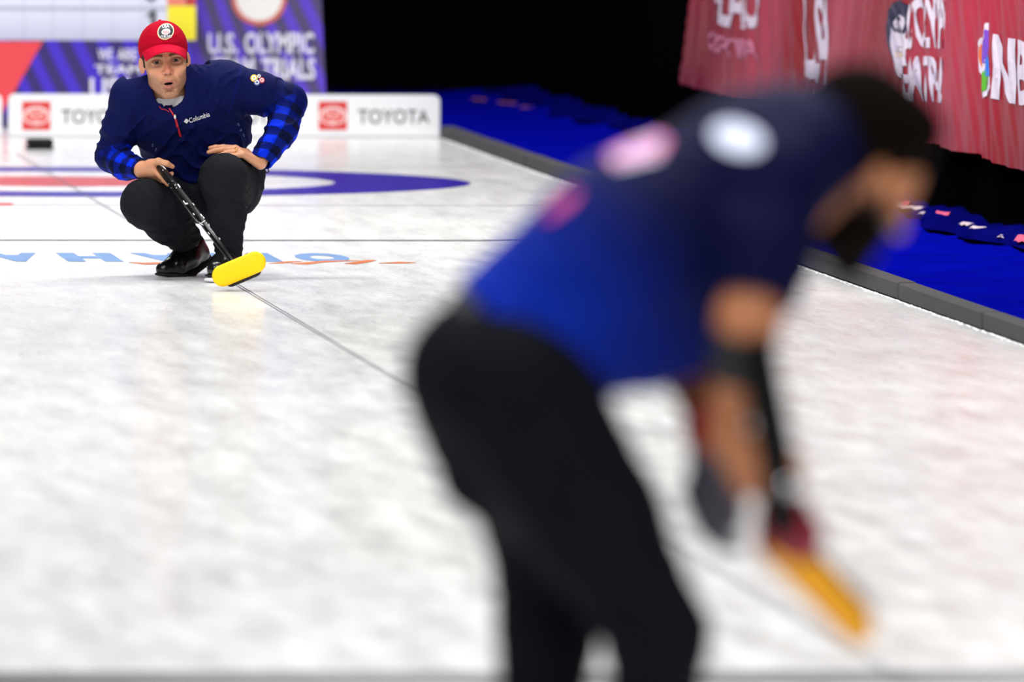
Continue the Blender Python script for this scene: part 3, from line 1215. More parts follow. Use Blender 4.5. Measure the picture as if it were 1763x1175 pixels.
def skin_cols(P):
    q = (P - HO) @ HR3 / U_
    x, y, z = q[:, 0], q[:, 1], q[:, 2]
    C = np.tile(SKIN, (len(P), 1))
    isH = (z > -13) & (np.abs(x) < 9.5) & (y < 20)

    def blend(msk, col, a):
        col = np.array(lin(col))
        w_ = np.clip(msk, 0, 1) * a * isH
        C[:] = C * (1 - w_[:, None]) + col * w_[:, None]
    g = lambda cx, cz, rx, rz: np.exp(-((x - cx) / rx) ** 2 - ((z - cz) / rz) ** 2) * (y < 5)
    nse = nz(P * 1.0, 900, 4)
    beard = np.clip((-4.9 - z - .12 * (x ** 2) * 0 + smst(np.abs(x), 2.2, 4.8) * 1.8) / 2.2, 0, 1) * (z > -13.2) * (y < 10)
    blend(beard * (.75 + .25 * nse), (104, 76, 62), .66)
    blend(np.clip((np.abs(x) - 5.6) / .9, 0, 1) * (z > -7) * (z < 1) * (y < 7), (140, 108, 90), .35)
    blend(g(-3.7, -3.4, 2.2, 1.5) + g(3.7, -3.4, 2.2, 1.5), (214, 140, 116), .45)
    blend(g(0, -3.4, 1.6, 1.8), (196, 104, 90), .6)
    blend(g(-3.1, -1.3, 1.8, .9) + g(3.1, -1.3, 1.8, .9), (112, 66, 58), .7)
    blend(g(-3.0, .2, 2.1, 1.0) + g(3.0, .2, 2.1, 1.0), (96, 60, 48), .7)  # eye sockets: shade under the brow, painted into the skin colour
    blend(np.exp(-((z - 1.75 - .25 * np.abs(x) / 3 + .03 * (np.abs(x) - 3) ** 2) / .55) ** 2) * (np.abs(x) > 1.1) * (np.abs(x) < 4.9) * (y < 5), (52, 36, 28), .9)
    lip = np.exp(-((x) / 2.0) ** 4) * (np.exp(-((z + 6.85) / .42) ** 2) + np.exp(-((z + 8.4) / .5) ** 2)) * (y < 2)
    blend(lip, (176, 96, 90), .8)
    blend((((x + .2) / 1.5) ** 2 + ((z + 7.45) / .46) ** 2 < 1.05) * (y < 3) * (y > -.35), (28, 10, 12), 1)
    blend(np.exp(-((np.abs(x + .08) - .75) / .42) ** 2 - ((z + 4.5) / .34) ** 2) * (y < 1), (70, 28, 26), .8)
    blend((np.abs(x) > 7.2) * (y > 5) * (z > -4) * (z < 3), (216, 140, 118), .5)
    # hands a touch redder at the knuckles
    hm = ~isH
    r_ = np.clip(.5 + .5 * nz(P, 90, 9), 0, 1) * hm * .25
    C[:] = C * (1 - r_[:, None]) + np.array(lin((206, 128, 104))) * r_[:, None]
    return C


body, bP, bQ = auto('body', .0026, body_prims, skin_m, skip, colfn=skin_cols)
# eyes
for sx in (-1, 1):
    n1, n2 = 20, 14
    V, F, C = [], [], []
    c = H(sx * 3.15, 1.62, -.12)
    gz = un(np.array([-.02, -1, .02]))
    a1 = un(np.cross(gz, [0, 0, 1]))
    a2 = np.cross(a1, gz)
    for j in range(n2 + 1):
        th = math.pi * j / n2
        for i in range(n1):
            ph = 2 * math.pi * i / n1
            V.append(c + 1.30 * U_ * (gz * math.cos(th) + (a1 * math.cos(ph) + a2 * math.sin(ph)) * math.sin(th)))
            C.append(lin((14, 10, 10)) if th < .30 else lin((52, 44, 38)) if th < .58 else lin((214, 200, 196)))
    for j in range(n2):
        for i in range(n1):
            k_ = (i + 1) % n1
            F.append((j * n1 + i, j * n1 + k_, (j + 1) * n1 + k_, (j + 1) * n1 + i))
    mesh_obj('eye', V, F, mat('eye', (200, 190, 185), .3, .3, vcol=True), body, True, np.array(C))
# ring
rc = S(402, 257, -.195)
ringm = MB()
fd = dk
s1 = un(np.cross(fd, [0, 0, 1]))
s2 = np.cross(s1, fd)
kR = S(447, 281, -.10) + 1.1 * (un(dk) * .091 - np.cross(un(nk - dk * (nk @ dk)), dk) * -1 * .010) + dk * .018 - nk * .004
ringm.tube([kR + .0118 * (s1 * math.cos(a) + s2 * math.sin(a)) for a in np.linspace(0, 2 * math.pi, 21)], .0018, 6, False)
ringm.obj('ring', mat('gold', (240, 196, 90), .25, metal=1.0), body, True)

# --- trousers
tr = [ell(S(352, 322, .24), (.16, .14, .115), .03), cone(S(352, 300, .22), S(352, 330, .26), .12, .12, .04)]
tr += chain([HR, S(395, 312, .0), KR], [.118, .105, .088], .03)
tr += chain([KR, S(391, 372, -.165), AR + np.array([0, .0, .012])], [.084, .064, .050], .03)
tr += chain([S(300, 345, .22), S(272, 348, .02), KL], [.105, .095, .086], .03)
tr += chain([KL, S(288, 385, -.02), S(318, 410, .09)], [.084, .074, .062], .03)
tr += [cone(S(415, 340, .12), S(425, 300, .1), .06, .07, .03)]
dl = un(S(318, 410, .09) - S(288, 385, -.02))
tr += [cut(S(319, 418, .10), dl + np.array([0, 0, -.6]), .12), cut(AR + np.array([0, 0, -.012]), (0, 0, -1), .12)]
tc_ = [(KR + np.array([.05, 0, -.07]), (.3, 0, 1), .040, .010, .08, .4), (KR + np.array([-.06, 0, -.02]), (.9, 0, .5), .04, .006, .07, 1.4),
       (S(432, 325, .0), (1, 0, .12), .042, .014, .12, .2), (S(392, 432, -.1), (-.25, 0, 1), .032, .009, .07, 2.1), (S(405, 385, -.1), (.6, 0, .8), .045, .007, .08, .9),
       (S(300, 352, -.05), (.85, 0, .5), .040, .014, .10, .7), (S(292, 382, -.05), (.35, 0, .95), .042, .012, .11, 1.1),
       (S(322, 408, .02), (.6, 0, -.7), .028, .009, .07, 2.4), (S(255, 330, -.2), (.7, 0, .6), .05, .005, .08, .9), (S(228, 375, -.1), (.5, 0, .9), .03, .006, .06, .2)]
trousers, tP, tQ = auto('trousers', .0042, tr, pants_m, skip, creases=tc_, rough=.0012)
# side seam on the near knee, toggle at the hip
tg = MB().tube([S(456, 288, -.02), S(461, 289, -.03), S(463, 296, -.04), S(459, 298, -.04), S(456, 292, -.02)], .0022, 6)
tg.obj('drawcord', mat('cord_black', (16, 16, 18), .6), trousers)

# --- jacket
tn = un(np.cross(S(300, 150, .02) - S(345, 300, .24), [1, 0, 0]))
NV, DK, MD, BR = [np.array(lin(c)) for c in ((12, 18, 68), (6, 10, 46), (7, 24, 112), (3, 44, 214))]
jk = [cone(S(347, 305, .22), S(330, 235, .13), .172, .185, .05, n=tn, s=.66), cone(S(330, 235, .13), S(306, 178, .04), .19, .175, .05, n=tn, s=.66),
      cone(S(306, 178, .04), S(302, 160, .03), .16, .12, .05, n=tn, s=.7),
      cone(S(285, 140, .06), SL + np.array([.01, 0, .0]), .068, .078, .05), cone(S(318, 138, .06), SR, .075, .084, .05),
      cone(S(372, 160, .05), S(395, 215, .12), .09, .07, .06), cone(S(235, 175, .03), S(262, 225, .08), .07, .06, .05)]
jk += chain([SR, S(445, 160, .03), ER], [.086, .076, .066], .03) + chain([ER, S(486, 225, -.05), WR + un(ER - WR) * .012], [.066, .056, .044], .02)
jk += chain([SL, S(208, 220, .06), EL], [.080, .064, .056], .03) + chain([EL, S(215, 284, .0), WL + un(EL - WL) * .006], [.056, .052, .040], .02)
# standing collar
c0, c1 = S(301, 186, .0), S(290, 134, .02)
jk += [cone(c0, c1, .098, .090, .025)]
cd_ = un(c1 - c0)
jk += [cut(c1 + cd_ * .004, cd_ + np.array([0, .35, 0]), .16, .006), cone(c0 + cd_ * .015, c1 + cd_ * .2, .076, .088, .006, 's'),
       cone(S(291, 160, -.16), S(291, 150, .02), .058, .06, .012, 's'), cone(S(290, 160, -.12), S(291, 183, -.11), .045, .004, .010, 's')]
for Wp, Ep, r in ((WR, ER, .037), (WL, EL, .033)):
    dd = un(Wp - Ep)
    jk += [cut(Wp + dd * .012, dd, .09, .003), cone(Wp - dd * .02, Wp + dd * .04, r, r, .003, 's')]


def limb_param(P, A, B, C_):
    """distance along and angle around a two-bone sleeve"""
    out_t, out_a, out_d = np.zeros(len(P)), np.zeros(len(P)), np.full(len(P), 9.)
    base = 0
    for a, b in ((A, B), (B, C_)):
        d = b - a
        L_ = np.linalg.norm(d)
        d = d / L_
        q = P - a
        t = np.clip(q @ d, 0, L_)
        r = q - t[:, None] * d
        dist = np.linalg.norm(r, axis=1)
        s1 = un(np.cross(d, [0, -1, .2]))
        s2 = np.cross(s1, d)
        an = np.arctan2(r @ s1, r @ s2)
        m = dist < out_d
        out_t[m], out_a[m], out_d[m] = (base + t)[m], an[m], dist[m]
        base += L_
    return out_t, out_a, out_d, base


def jacket_cols(P):
    C = np.tile(NV, (len(P), 1))
    # blue fade with fine bands towards the hem
    hem = smst(-P[:, 2], -.42, -.32)
    bands = .5 + .5 * np.sin(P[:, 2] * 260)
    C = C * (1 - hem[:, None] * .8) + (MD * .6 + NV * .4) * (hem * .8)[:, None] * (.6 + .4 * bands[:, None])
    for A, B, W_, x0, x1, far in ((SR, ER, WR, .15, .30, .10), (SL, EL, WL, .17, .34, .095)):
        t, an, dist, T = limb_param(P, A, B, W_)
        on = (dist < far) * smst(t, x0, x1)
        if A is SR:
            on *= (P[:, 0] > S(430, 200)[0])
        else:
            on *= (P[:, 0] < S(236, 200, 0)[0]) | (P[:, 2] < S(240, 262)[2]) * (P[:, 0] < S(256, 200)[0])
        s1 = (np.sin(2 * math.pi * t / .062 + .6) > -.05).astype(float)
        s2 = (np.sin(an * 4 + .9) > -.05).astype(float)
        br = smst(t, x0 + .05, T - .06)[:, None]
        both = (s1 * s2)[:, None]
        one = (np.abs(s1 - s2))[:, None]
        none = ((1 - s1) * (1 - s2))[:, None]
        col = both * (BR * br + MD * (1 - br)) + one * (MD * (.45 + .45 * br)) + none * DK
        on = on[:, None]
        C = C * (1 - on) + col * on
    # seam lines at the shoulders
    t, an, dist, T = limb_param(P, SR, ER, WR)
    sm_ = np.exp(-((t - .035) / .0035) ** 2) * (dist < .11) * (P[:, 0] > SR[0] - .02)
    C = C * (1 - .5 * sm_[:, None]) + MD * (.5 * sm_[:, None])
    return C


jc = [(ER + np.array([-.03, 0, -.02]), (.8, 0, .6), .035, .011, .075, .3), (S(470, 165, 0), (.9, 0, .3), .05, .009, .09, 1.0), (S(478, 232, -.05), (-.4, 0, 1), .045, .009, .09, .8),
      (S(456, 262, -.1), (-.4, 0, 1), .032, .006, .05, .1), (SR + np.array([-.03, -.05, -.03]), (.8, 0, -.6), .045, .006, .10, 1.7), (SL + np.array([.05, -.05, -.06]), (.7, 0, .7), .045, .004, .08, .2),
      (S(205, 235, .05), (.2, 0, 1), .05, .012, .09, .5), (EL + np.array([.02, -.03, .01]), (.5, 0, .9), .035, .009, .07, 1.9), (S(222, 288, -.03), (.9, 0, -.4), .032, .008, .06, .7),
      (S(340, 275, .05), (.12, 0, 1), .055, .011, .16, .9), (S(400, 235, .1), (.75, 0, .6), .05, .014, .12, .4), (S(275, 230, .0), (-.7, 0, .6), .05, .012, .12, 1.3),
      (S(335, 130, -.02), (.8, 0, .45), .035, .007, .06, .2), (S(255, 150, -.05), (-.8, 0, .5), .035, .003, .05, .2), (S(350, 195, -.03), (.6, 0, .8), .08, .007, .13, .2),
      (S(255, 200, -.0), (-.9, 0, .3), .06, .010, .09, .9)]
jacket, jP, jQ = auto('jacket', .0040, jk, navy_m, skip, creases=jc, rough=.0011, colfn=jacket_cols, wide=.0025)
jT = bvh(jP, jQ)


def screen_on(u0, v0, ux, uy, vx, vy, d):
    """local print coordinates -> point in front of the chest; (ux, uy) px for x, (vx, vy) px for y"""
    return lambda x, y: Vector(S(u0 + ux * x + vx * y, v0 + uy * x + vy * y, d))


DIR = tuple(ray(350, 200))
decal('chest_lettering', *text2d('Columbia', .006, 10), screen_on(326, 212, 36, -12, -2.0, -8.5, -.4), jT, DIR, white_m, jacket)
decal('chest_diamond', [(0, .5), (.5, 1), (1, .5), (.5, 0)], [(3, 2, 1, 0)], screen_on(316.5, 214, 9, -2.2, -1, -9, -.4), jT, DIR, white_m, jacket)
# zip: red tape, slider
zq = [(290.5, 186), (297, 196), (302, 206), (305, 218), (308, 228), (311, 236)]
V, F = [], []
for i, (u, v) in enumerate(zq):
    wd = (1.0, 1.2, 1.5, 1.8, 2.0, 1.8)[i]
    for sgn in (-1, 1):
        p = Vector(S(u + sgn * wd, v - sgn * .4, -.4))
        hit, nrm, _, _ = jT.ray_cast(p, Vector(DIR).normalized())
        V.append(hit + Vector((0, -.004, 0)) if hit else p)
for i in range(len(zq) - 1):
    F.append((2 * i, 2 * i + 1, 2 * i + 3, 2 * i + 2))
zred = mat('zip_red', (190, 22, 38), .6)
zp = mesh_obj('zipper', V, F, zred, jacket)
hit = jT.ray_cast(Vector(S(300.5, 201, -.4)), Vector(DIR).normalized())[0]
MB().tube([hit + Vector((0, -.007, .007)), hit + Vector((0, -.010, 0)), hit + Vector((.001, -.008, -.008))], [.003, .0042, .003], 8).obj('zip_slider', mat('slider_white', (230, 225, 220), .4), zp, True)
# collar piping
V = []
for (u, v) in ((273.5, 183), (277, 187.5), (282, 188), (287, 190), (291, 193)):
    hit = jT.ray_cast(Vector(S(u, v, -.4)), Vector(DIR).normalized())[0]
    if hit: V.append(hit + Vector((0, -.002, 0)))
if len(V) > 2:
    MB().tube(V, .0016, 6).obj('collar_piping', zred, jacket)
# curling-pin badge on the sleeve: four round curling marks
bd = None
for cu, cv, r, c in ((438, 134.5, 6.2, (240, 190, 40)), (446.5, 131.5, 4.6, (24, 26, 40)), (451.5, 138, 5.0, (214, 60, 70)), (443, 142, 5.4, (60, 84, 150))):
    bd = decal('sleeve_badge', *disc2d(0, 1, 0, 0, nr=2, seg=18), screen_on(cu, cv, r, 0, 0, -r, -.4), jT, DIR, mat('badge_%d' % cu, c, .6), jacket, .002)
    decal('badge_mark', *disc2d(.35, .62, 0, 0, nr=1, seg=14), screen_on(cu, cv, r, 0, 0, -r, -.4), jT, DIR, white_m, bd, .0035)
# pale scribble print on the flanks
for u, v in ((411, 214), (415, 224), (420, 233), (262, 250), (268, 258)):
    decal('flank_print', *disc2d(.6, 1, 0, 0, 1, .55, nr=1, seg=7, rot=u), screen_on(u, v, 2.2, 0, 0, -3.5, -.4), jT, DIR, mat('print_dim', (110, 124, 170), .7), jacket, .002)

# --- standing collar, open at the front
ca_, cb_a = S(302, 193, .01), S(290, 136, .02)
cdir = un(cb_a - ca_)
clen = np.linalg.norm(cb_a - ca_)
cf_ = un(np.array([0, -1, 0]) + cdir * cdir[1])
cr_ = np.cross(cdir, cf_)
if cr_[0] < 0: cr_ = -cr_
V, F = [], []
nP, nH = 60, 9
for lay in (0, 1):
    for i in range(nP + 1):
        ph = math.radians(7 + 346 * i / nP)
        away = abs(math.pi - abs(ph - math.pi))            # 0 at the front
        top = .20 + .80 * float(smst(np.array(away), math.radians(10), math.radians(120)))
        for j in range(nH):
            t = j / (nH - 1)
            r = (.102 - .016 * t + .010 * math.exp(-(away / .5) ** 2) * t - .004 * lay) + .002 * math.sin(5 * ph + 3 * t)
            if t > .93: r -= .002
            V.append(ca_ + cdir * clen * (-.12 + (top + .12) * t) + (cf_ * math.cos(ph) + cr_ * math.sin(ph)) * r + cf_ * -.006 * (1 - t))
nn = (nP + 1) * nH
for i in range(nP):
    for j in range(nH - 1):
        q = i * nH + j
        F.append((q, q + nH, q + nH + 1, q + 1))
        F.append((nn + q, nn + q + 1, nn + q + nH + 1, nn + q + nH))
    q = i * nH + nH - 1
    F.append((q, q + nH, nn + q + nH, nn + q))
for i in (0, nP):
    for j in range(nH - 1):
        q = i * nH + j
        F.append((q, q + 1, nn + q + 1, nn + q) if i == 0 else (q, nn + q, nn + q + 1, q + 1))
mesh_obj('collar', V, F, mat('collar_knit', (12, 18, 68), .75, .06, bump=.10, bscale=260), jacket, True)

# --- shirt collar
n0, n1_ = S(299, 188, -.0), S(291, 168, .005)
sh = [cone(n0, n1_, .083, .072, .01), cut(n1_ + un(n1_ - n0) * -.004, un(n1_ - n0) + np.array([0, .3, 0]), .14, .004), cone(n0, n1_ + un(n1_ - n0) * .1, .066, .0665, .004, 's'),
      cut(n0 + un(n1_ - n0) * -.02, -un(n1_ - n0), .14, .004)]
auto('undershirt', .003, sh, mat('tshirt_white', (214, 214, 220), .85, bump=.1, bscale=300), skip)

# --- shoes
ts = un([-.8, -.42, 0])
shL = chain([S(281, 464, .02), S(303, 459, .07)], [.027, .036], .02) + chain([S(303, 459, .07), S(322, 448, .11), S(341, 437, .17)], [.036, .041, .036], .03)
shL += [cone(S(303, 458, .07), S(322, 428, .13), .028, .044, .03), cone(S(341, 437, .17), S(333, 420, .15), .036, .042, .03),
        cut(S(281, 472, .02), (0, 0, -1), .055, .006), cut(S(332, 462, .13), un([.12, 0, -.26]), .09, .006)]
shoeL, _, _ = auto('shoe', .0028, shL, leather_m, skip, creases=[(S(305, 448, .05), (.7, 0, -.4), .02, .004, .035, .3)])
tag(shoeL, 'polished black shoe with raised heel')
so = chain([S(280, 472.5, .02), S(306, 474, .07)], [.030, .038], .01, n=(0, 0, 1), s=.26)
so += chain([S(306, 474, .07), S(322, 468, .11), S(351, 445, .18)], [.038, .032, .034], .01, n=un([.2, 0, .25]), s=.34)
sole, _, _ = auto('sole', .0028, so, sole_m, shoeL)
gT = np.array(onG(373, 487.5) - BASE)          # toe tip on the ice
gH = gT + np.array([.035, .20, 0])
shR = [cone(gH + np.array([0, 0, .052]), gT + np.array([0, .035, .047]), .042, .033, .03), cone(AR + np.array([0, .01, -.02]), gH + np.array([0, -.03, .062]), .046, .042, .03),
       cut(gT + np.array([0, .06, .026]), (0, 0, -1), .16, .003)]
shoeR, _, _ = auto('shoe', .0028, shR, leather_m, skip)
tag(shoeR, 'black shoe with a white sliding sole')
so = [cone(gH + np.array([0, 0, .0115]), gT + np.array([0, .04, .0115]), .043, .044, .01, n=(0, 0, 1), s=.27)]
auto('slider_sole', .0028, so, mat('slider_white_sole', (244, 244, 246), .35), shoeR)
so = [cone(gH + np.array([0, 0, .026]), gT + np.array([0, .04, .026]), .043, .043, .01, n=(0, 0, 1), s=.14)]
auto('welt', .0028, so, sole_m, shoeR)

# --- hair patches and cap
hr = [hell(0, 9.2, 3.4, 7.62, 9.75, 8.6), cut(H(0, 5.0, 0), -hy, .16, .003), cut(H(0, 7, -3.4), -hz, .16, .003)]
hr += [hcone((-6.7, 4.8, 3), (-7.0, 5.6, -1.2), .55, .35), hcone((6.7, 4.8, 3), (7.0, 5.6, -1.2), .55, .35)]
auto('hair', .003, hr, mat('hair_dark', (46, 34, 28), .8, .3, bump=.5, bscale=300), skip, rough=.001)
cz = 4.6
cp = [hell(0, 8.7, cz, 8.15, 9.9, 8.7)]
cutn = un(-hz - hy * .30)
cp += [cut(H(0, -1.0, 4.4), cutn, .25, .003), hell(0, 8.7, cz - .5, 7.7, 9.45, 8.4, .2, 's')]
cp += [hell(0, 8.7, cz + 8.75, .55, .55, .35, .2)]
ccr = [(H(0, 0, 6.2), hz, .03, .0022, .07, .2), (H(-6, 3, 5), hx, .03, .002, .05, .9)]
cap, cP, cQ = auto('cap', .0026, cp, red_cloth, skip, creases=ccr, rough=.0006)
cT = bvh(cP, cQ)
nA, nT = 33, 10
V, F = [], []
for lay in (0, 1):
    for i in range(nA):
        a = math.radians(-66 + 132 * i / (nA - 1))
        rx, ry = 8.1 * math.sin(a), 8.7 - 9.9 * math.cos(a)
        for j in range(nT):
            t = j / (nT - 1)
            reach = 6.4 * math.cos(a * .98) ** .7
            x = rx * (1 - .10 * t)
            y = ry - reach * t
            root = 5.3 - 2.5 * (abs(rx) / 8.1) ** 2.0 - .07 * rx
            drop = 2.45 * t ** 1.1 + .9 * t * (abs(rx) / 8.1) ** 2
            V.append(H(x, y + .4, root - drop + (0 if lay else .32)))
nn = nA * nT
for i in range(nA - 1):
    for j in range(nT - 1):
        q = i * nT + j
        F.append((q, q + 1, q + nT + 1, q + nT))
        F.append((nn + q, nn + q + nT, nn + q + nT + 1, nn + q + 1))
for i in range(nA - 1):
    q = i * nT + nT - 1
    F.append((q, nn + q, nn + q + nT, q + nT))
for j in range(nT - 1):
    F.append((j, nn + j, nn + j + 1, j + 1))
    q = (nA - 1) * nT + j
    F.append((q, q + 1, nn + q + 1, nn + q))
mesh_obj('brim', V, F, mat('cap_red_brim', (196, 14, 50), .8, .05, bump=.12, bscale=350), cap, True)
capdir = ray(285, 55)
onc = lambda r, cu=285.2, cv=54.5: screen_on(cu, cv, r, -r * .08, r * .04, -r, -.5)
b0 = decal('badge', *disc2d(0, 1, 0, 0, nr=4, seg=32), onc(14.2), cT, capdir, mat('badge_cream', (240, 222, 178), .6), cap, .0012)
decal('badge_field', *disc2d(0, 1, 0, 0, nr=4, seg=32), onc(12.3), cT, capdir, mat('badge_navy', (22, 24, 36), .6), b0, .0022)
decal('badge_stone', *disc2d(0, 1, 0, 0, 1, .72, nr=3, seg=20), onc(7.4, 285.6, 55.5), cT, capdir, white_m, b0, .003)
for k in (-3.6, -1.2, 1.2, 3.6):
    decal('badge_stripe', [(-.5, 0), (.5, 0), (.5, 1), (-.5, 1)], [(0, 1, 2, 3)], screen_on(285.6 + k, 59.5, 1.0, 0, 0, -5.5, -.5), cT, capdir, mat('stripe_red', (206, 50, 60), .6), b0, .004)
decal('badge_lettering', *text2d('USA', .03, 4), screen_on(279, 49.5, 12, -1, .2, -5.5, -.5), cT, capdir, white_m, b0, .0035)
decal('badge_lettering', *text2d('CURLING', .02, 6), screen_on(276.5, 66.5, 18, -1, .2, -4.2, -.5), cT, capdir, white_m, b0, .0035)

# ================================================================== BROOM HELD BY THE CROUCHING MAN
DP = -1.08
A_, B_ = S(274.5, 287, -.150), S(411, 464, DP + .05)
broom = empty('curling_broom', Vector(BASE), 'black curling broom with yellow oval pad held out over the ice by the crouching man', 'broom')
ax = un(B_ - A_)
mid_ = A_ + (S(341, 378, -.58) - A_) * 1.0
mid_ = A_ + ax * np.linalg.norm(B_ - A_) * .52
carb = mat('carbon_black', (7, 7, 9), .32, .28)
sh_ = MB().tube([A_ - ax * .012, A_, A_ + ax * .02, mid_ - ax * .01, mid_ + ax * .015, B_ - ax * .02], [.010, .0150, .0155, .0160, .0120, .0115], 20)
shaft = sh_.obj('shaft', carb, broom, True)
shT = BVHTree.FromPolygons([Vector(v) for v in sh_.V], sh_.F)


def along(u, v, w_, h_, ang=53):
    c_, s_ = math.cos(math.radians(ang)), math.sin(math.radians(ang))
    return lambda x, y: Vector(S(u + c_ * w_ * x + s_ * h_ * y, v + s_ * w_ * x - c_ * h_ * y, -1.6))


def strokes(lst):
    return join2d([([(x0 - dy_, y0 + dx_), (x0 + dy_, y0 - dx_), (x1 + dy_, y1 - dx_), (x1 - dy_, y1 + dx_)], [(0, 1, 2, 3)])
                   for x0, y0, x1, y1, t in lst for dx_, dy_ in [((x1 - x0) / math.hypot(x1 - x0, y1 - y0) * t, (y1 - y0) / math.hypot(x1 - x0, y1 - y0) * t)]])


for (u, v, w_, h_), st in (((296, 318, 9, 9), [(-.5, -.5, .5, .5, .14), (-.5, .5, .5, -.5, .14)]), ((306, 322, 8, 7), [(-.5, .4, .4, .4, .13), (.4, .4, 0, -.5, .13)]),
                           ((281, 290, 8, 6), [(-.5, .2, .4, .4, .13), (.4, .4, .3, -.5, .13)]), ((276, 286, 4, 4), [(-.5, .2, .5, .4, .16)]),
                           ((318.5, 349, 9, 4), [(-.5, -.1, .5, -.1, .2), (.3, 0, .5, .8, .16)]), ((333, 352, 5, 3), [(-.5, 0, .5, 0, .3)]),
                           ((346.5, 371, 5, 3), [(-.5, 0, .5, 0, .3)]), ((350.5, 375, 4, 3), [(-.5, 0, .5, 0, .3)]), ((334, 369, 4, 3), [(-.5, 0, .5, 0, .3)]),
                           ((352, 384, 7, 8), [(-.4, -.5, -.4, .5, .12), (.3, -.5, .3, .4, .12)]), ((346, 386, 7, 5), [(-.5, 0, .5, .3, .16)]),
                           ((360, 402, 5, 2), [(-.5, 0, .5, 0, .3)]), ((378, 411, 4, 2), [(-.5, 0, .5, 0, .3)])):
    decal('shaft_print', *strokes(st), along(u, v, w_, h_), shT, tuple(ray(u, v)), white_m, shaft, .0008)
for (u0, v0, u1, v1) in ((326, 362, 345, 390), (360, 391, 402, 451), (366, 424, 395, 452)):
    pass
# head: yellow oval pad in front, black plate behind
pn = un(np.array(-ray(411, 464)))
pl = un(S(440, 452, DP) - S(384, 475.5, DP))
pl = un(pl - pn * (pl @ pn))
pu = np.cross(pn, pl) * -1
if pu[2] < 0: pu = -pu
pc_ = S(411.5, 463.5, DP)
sc_ = 1 / (F_PX / (Vector(pc_) + BASE - CAM).length)


def stadium(hl, r, z0, z1, off=(0, 0), round_=.3, n=14):
    V, F = [], []
    prof = [(z0, r * (1 - round_ * .35)), (z0 + (z1 - z0) * .25, r), (z0 + (z1 - z0) * .65, r), (z0 + (z1 - z0) * .9, r * (1 - round_ * .3)), (z1, r * (1 - round_))]
    for z, rr in prof:
        for s_ in (1, -1):
            for i in range(n + 1):
                a = -math.pi / 2 + math.pi * i / n
                x = s_ * (hl + rr * math.cos(a)) + off[0]
                y = s_ * rr * math.sin(a) + off[1]
                V.append(pc_ + pl * x + pu * y + pn * z)
    m_ = 2 * (n + 1)
    for j in range(len(prof) - 1):
        for i in range(m_):
            k_ = (i + 1) % m_
            F.append((j * m_ + i, j * m_ + k_, (j + 1) * m_ + k_, (j + 1) * m_ + i))
    F.append(tuple(range(m_ - 1, -1, -1)))
    F.append(tuple((len(prof) - 1) * m_ + i for i in range(m_)))
    return V, F


V, F = stadium(30 * sc_, 18.8 * sc_, -.004, .020)
mesh_obj('brush_pad', V, F, mat('pad_yellow', (255, 208, 0), .6, .3, bump=.05, bscale=300), broom, True)
V, F = stadium(22 * sc_, 12 * sc_, -.028, -.004, (2 * sc_, -12.0 * sc_), .1)
pb = mesh_obj('head_plate', V, F, mat('plate_black', (20, 22, 20), .5), broom, False)
MB().tube([B_ - ax * .05, B_ - ax * .015, pc_ - pn * .02], [.0125, .016, .018], 14).obj('swivel_joint', carb, broom, True)

# ================================================================== THE SWEEPER IN FRONT
Y1 = 18.5
gx = onG(1000, 1700)
BASE1 = Vector((onY(1000, 1700, Y1).x, Y1, 0))


def T(u, v, d=0.0):
    return np.array(onY(u, v, Y1 + d) - BASE1)


sw = empty('person', BASE1, 'large blurred bearded sweeper bent forward in a blue jacket, carrying a yellow-headed broom', 'person')
# head frame: looking down to the right and a little away
hf = un([.80, .34, -.50])
hz = un([.50, .05, .86])
hz = un(hz - hf * (hz @ hf))
hy = -hf
hx = np.cross(hy, hz)
HR3 = np.stack([hx, hy, hz], 1)
U_ = .0120
HO = T(1478, 264, .02) + hf * .105 - hz * .024
headF = head_list()
nb = T(1360, 268, .02)
neckF = [cone(H(0, 10, -5), nb, .062, .075, .03), cone(nb, T(1290, 320, .0), .075, .10, .04)]
SN, SF = T(1322, 325, -.15), T(1278, 372, .17)
EN, WN = T(1287, 556, -.25), T(1252, 742, -.19)
EF, WF = T(1190, 638, .08), T(1232, 768, -.02)
KB, KA = T(1132, 1090, -.12), T(944, 1085, .12)
HB, HA = T(884, 672, -.09), T(876, 655, .10)
AB, AA = T(1092, 1570, -.10), T(905, 1560, .12)
armN = chain([SN, EN, WN], [.048, .047, .030], .02)
armF = chain([SF, EF, WF], [.048, .044, .029], .02)
shT_, shB_ = T(1302, 598, -.29), T(1351, 915, -.23)
sax = un(shB_ - shT_)
grip = T(1337, 785, -.25)
dN = un(sax * .55 + un(grip - WN) * .6)
nN = un([-.75, -.62, .05])
nN = un(nN - dN * (nN @ dN))
handN = hand_prims(WN + (grip - WN) * .05 + nN * .016, dN, nN, 1, [(.9, 1.2, .7), (1.0, 1.25, .7), (1.05, 1.25, .7), (1.1, 1.2, .7)], .02, 1.05)
dF = un(T(1208, 862, -.02) - WF)
nF = un([-.8, -.5, .1])
handF = hand_prims(WF, dF, nF, 1, [(.5, .6, .4), (.55, .7, .4), (.6, .7, .4), (.65, .7, .4)], .05, .98)
innerF = [cone(T(890, 600), T(1120, 430), .10, .12, .05), cone(T(1120, 430), T(1290, 325), .12, .11, .05), cone(SN, SF, .05, .05, .04)]
innerF += chain([HB, KB, AB], [.085, .058, .036], .02) + chain([HA, KA, AA], [.085, .058, .036], .02)
toeB, toeA = AB + np.array([.17, .06, -.055]), AA + np.array([.17, .06, -.05])
innerF += [cone(A, np.array([A[0] - .01, A[1], .055]), .030, .024, .02) for A in (AB, AA)]
TAN = np.array(lin((166, 106, 70)))


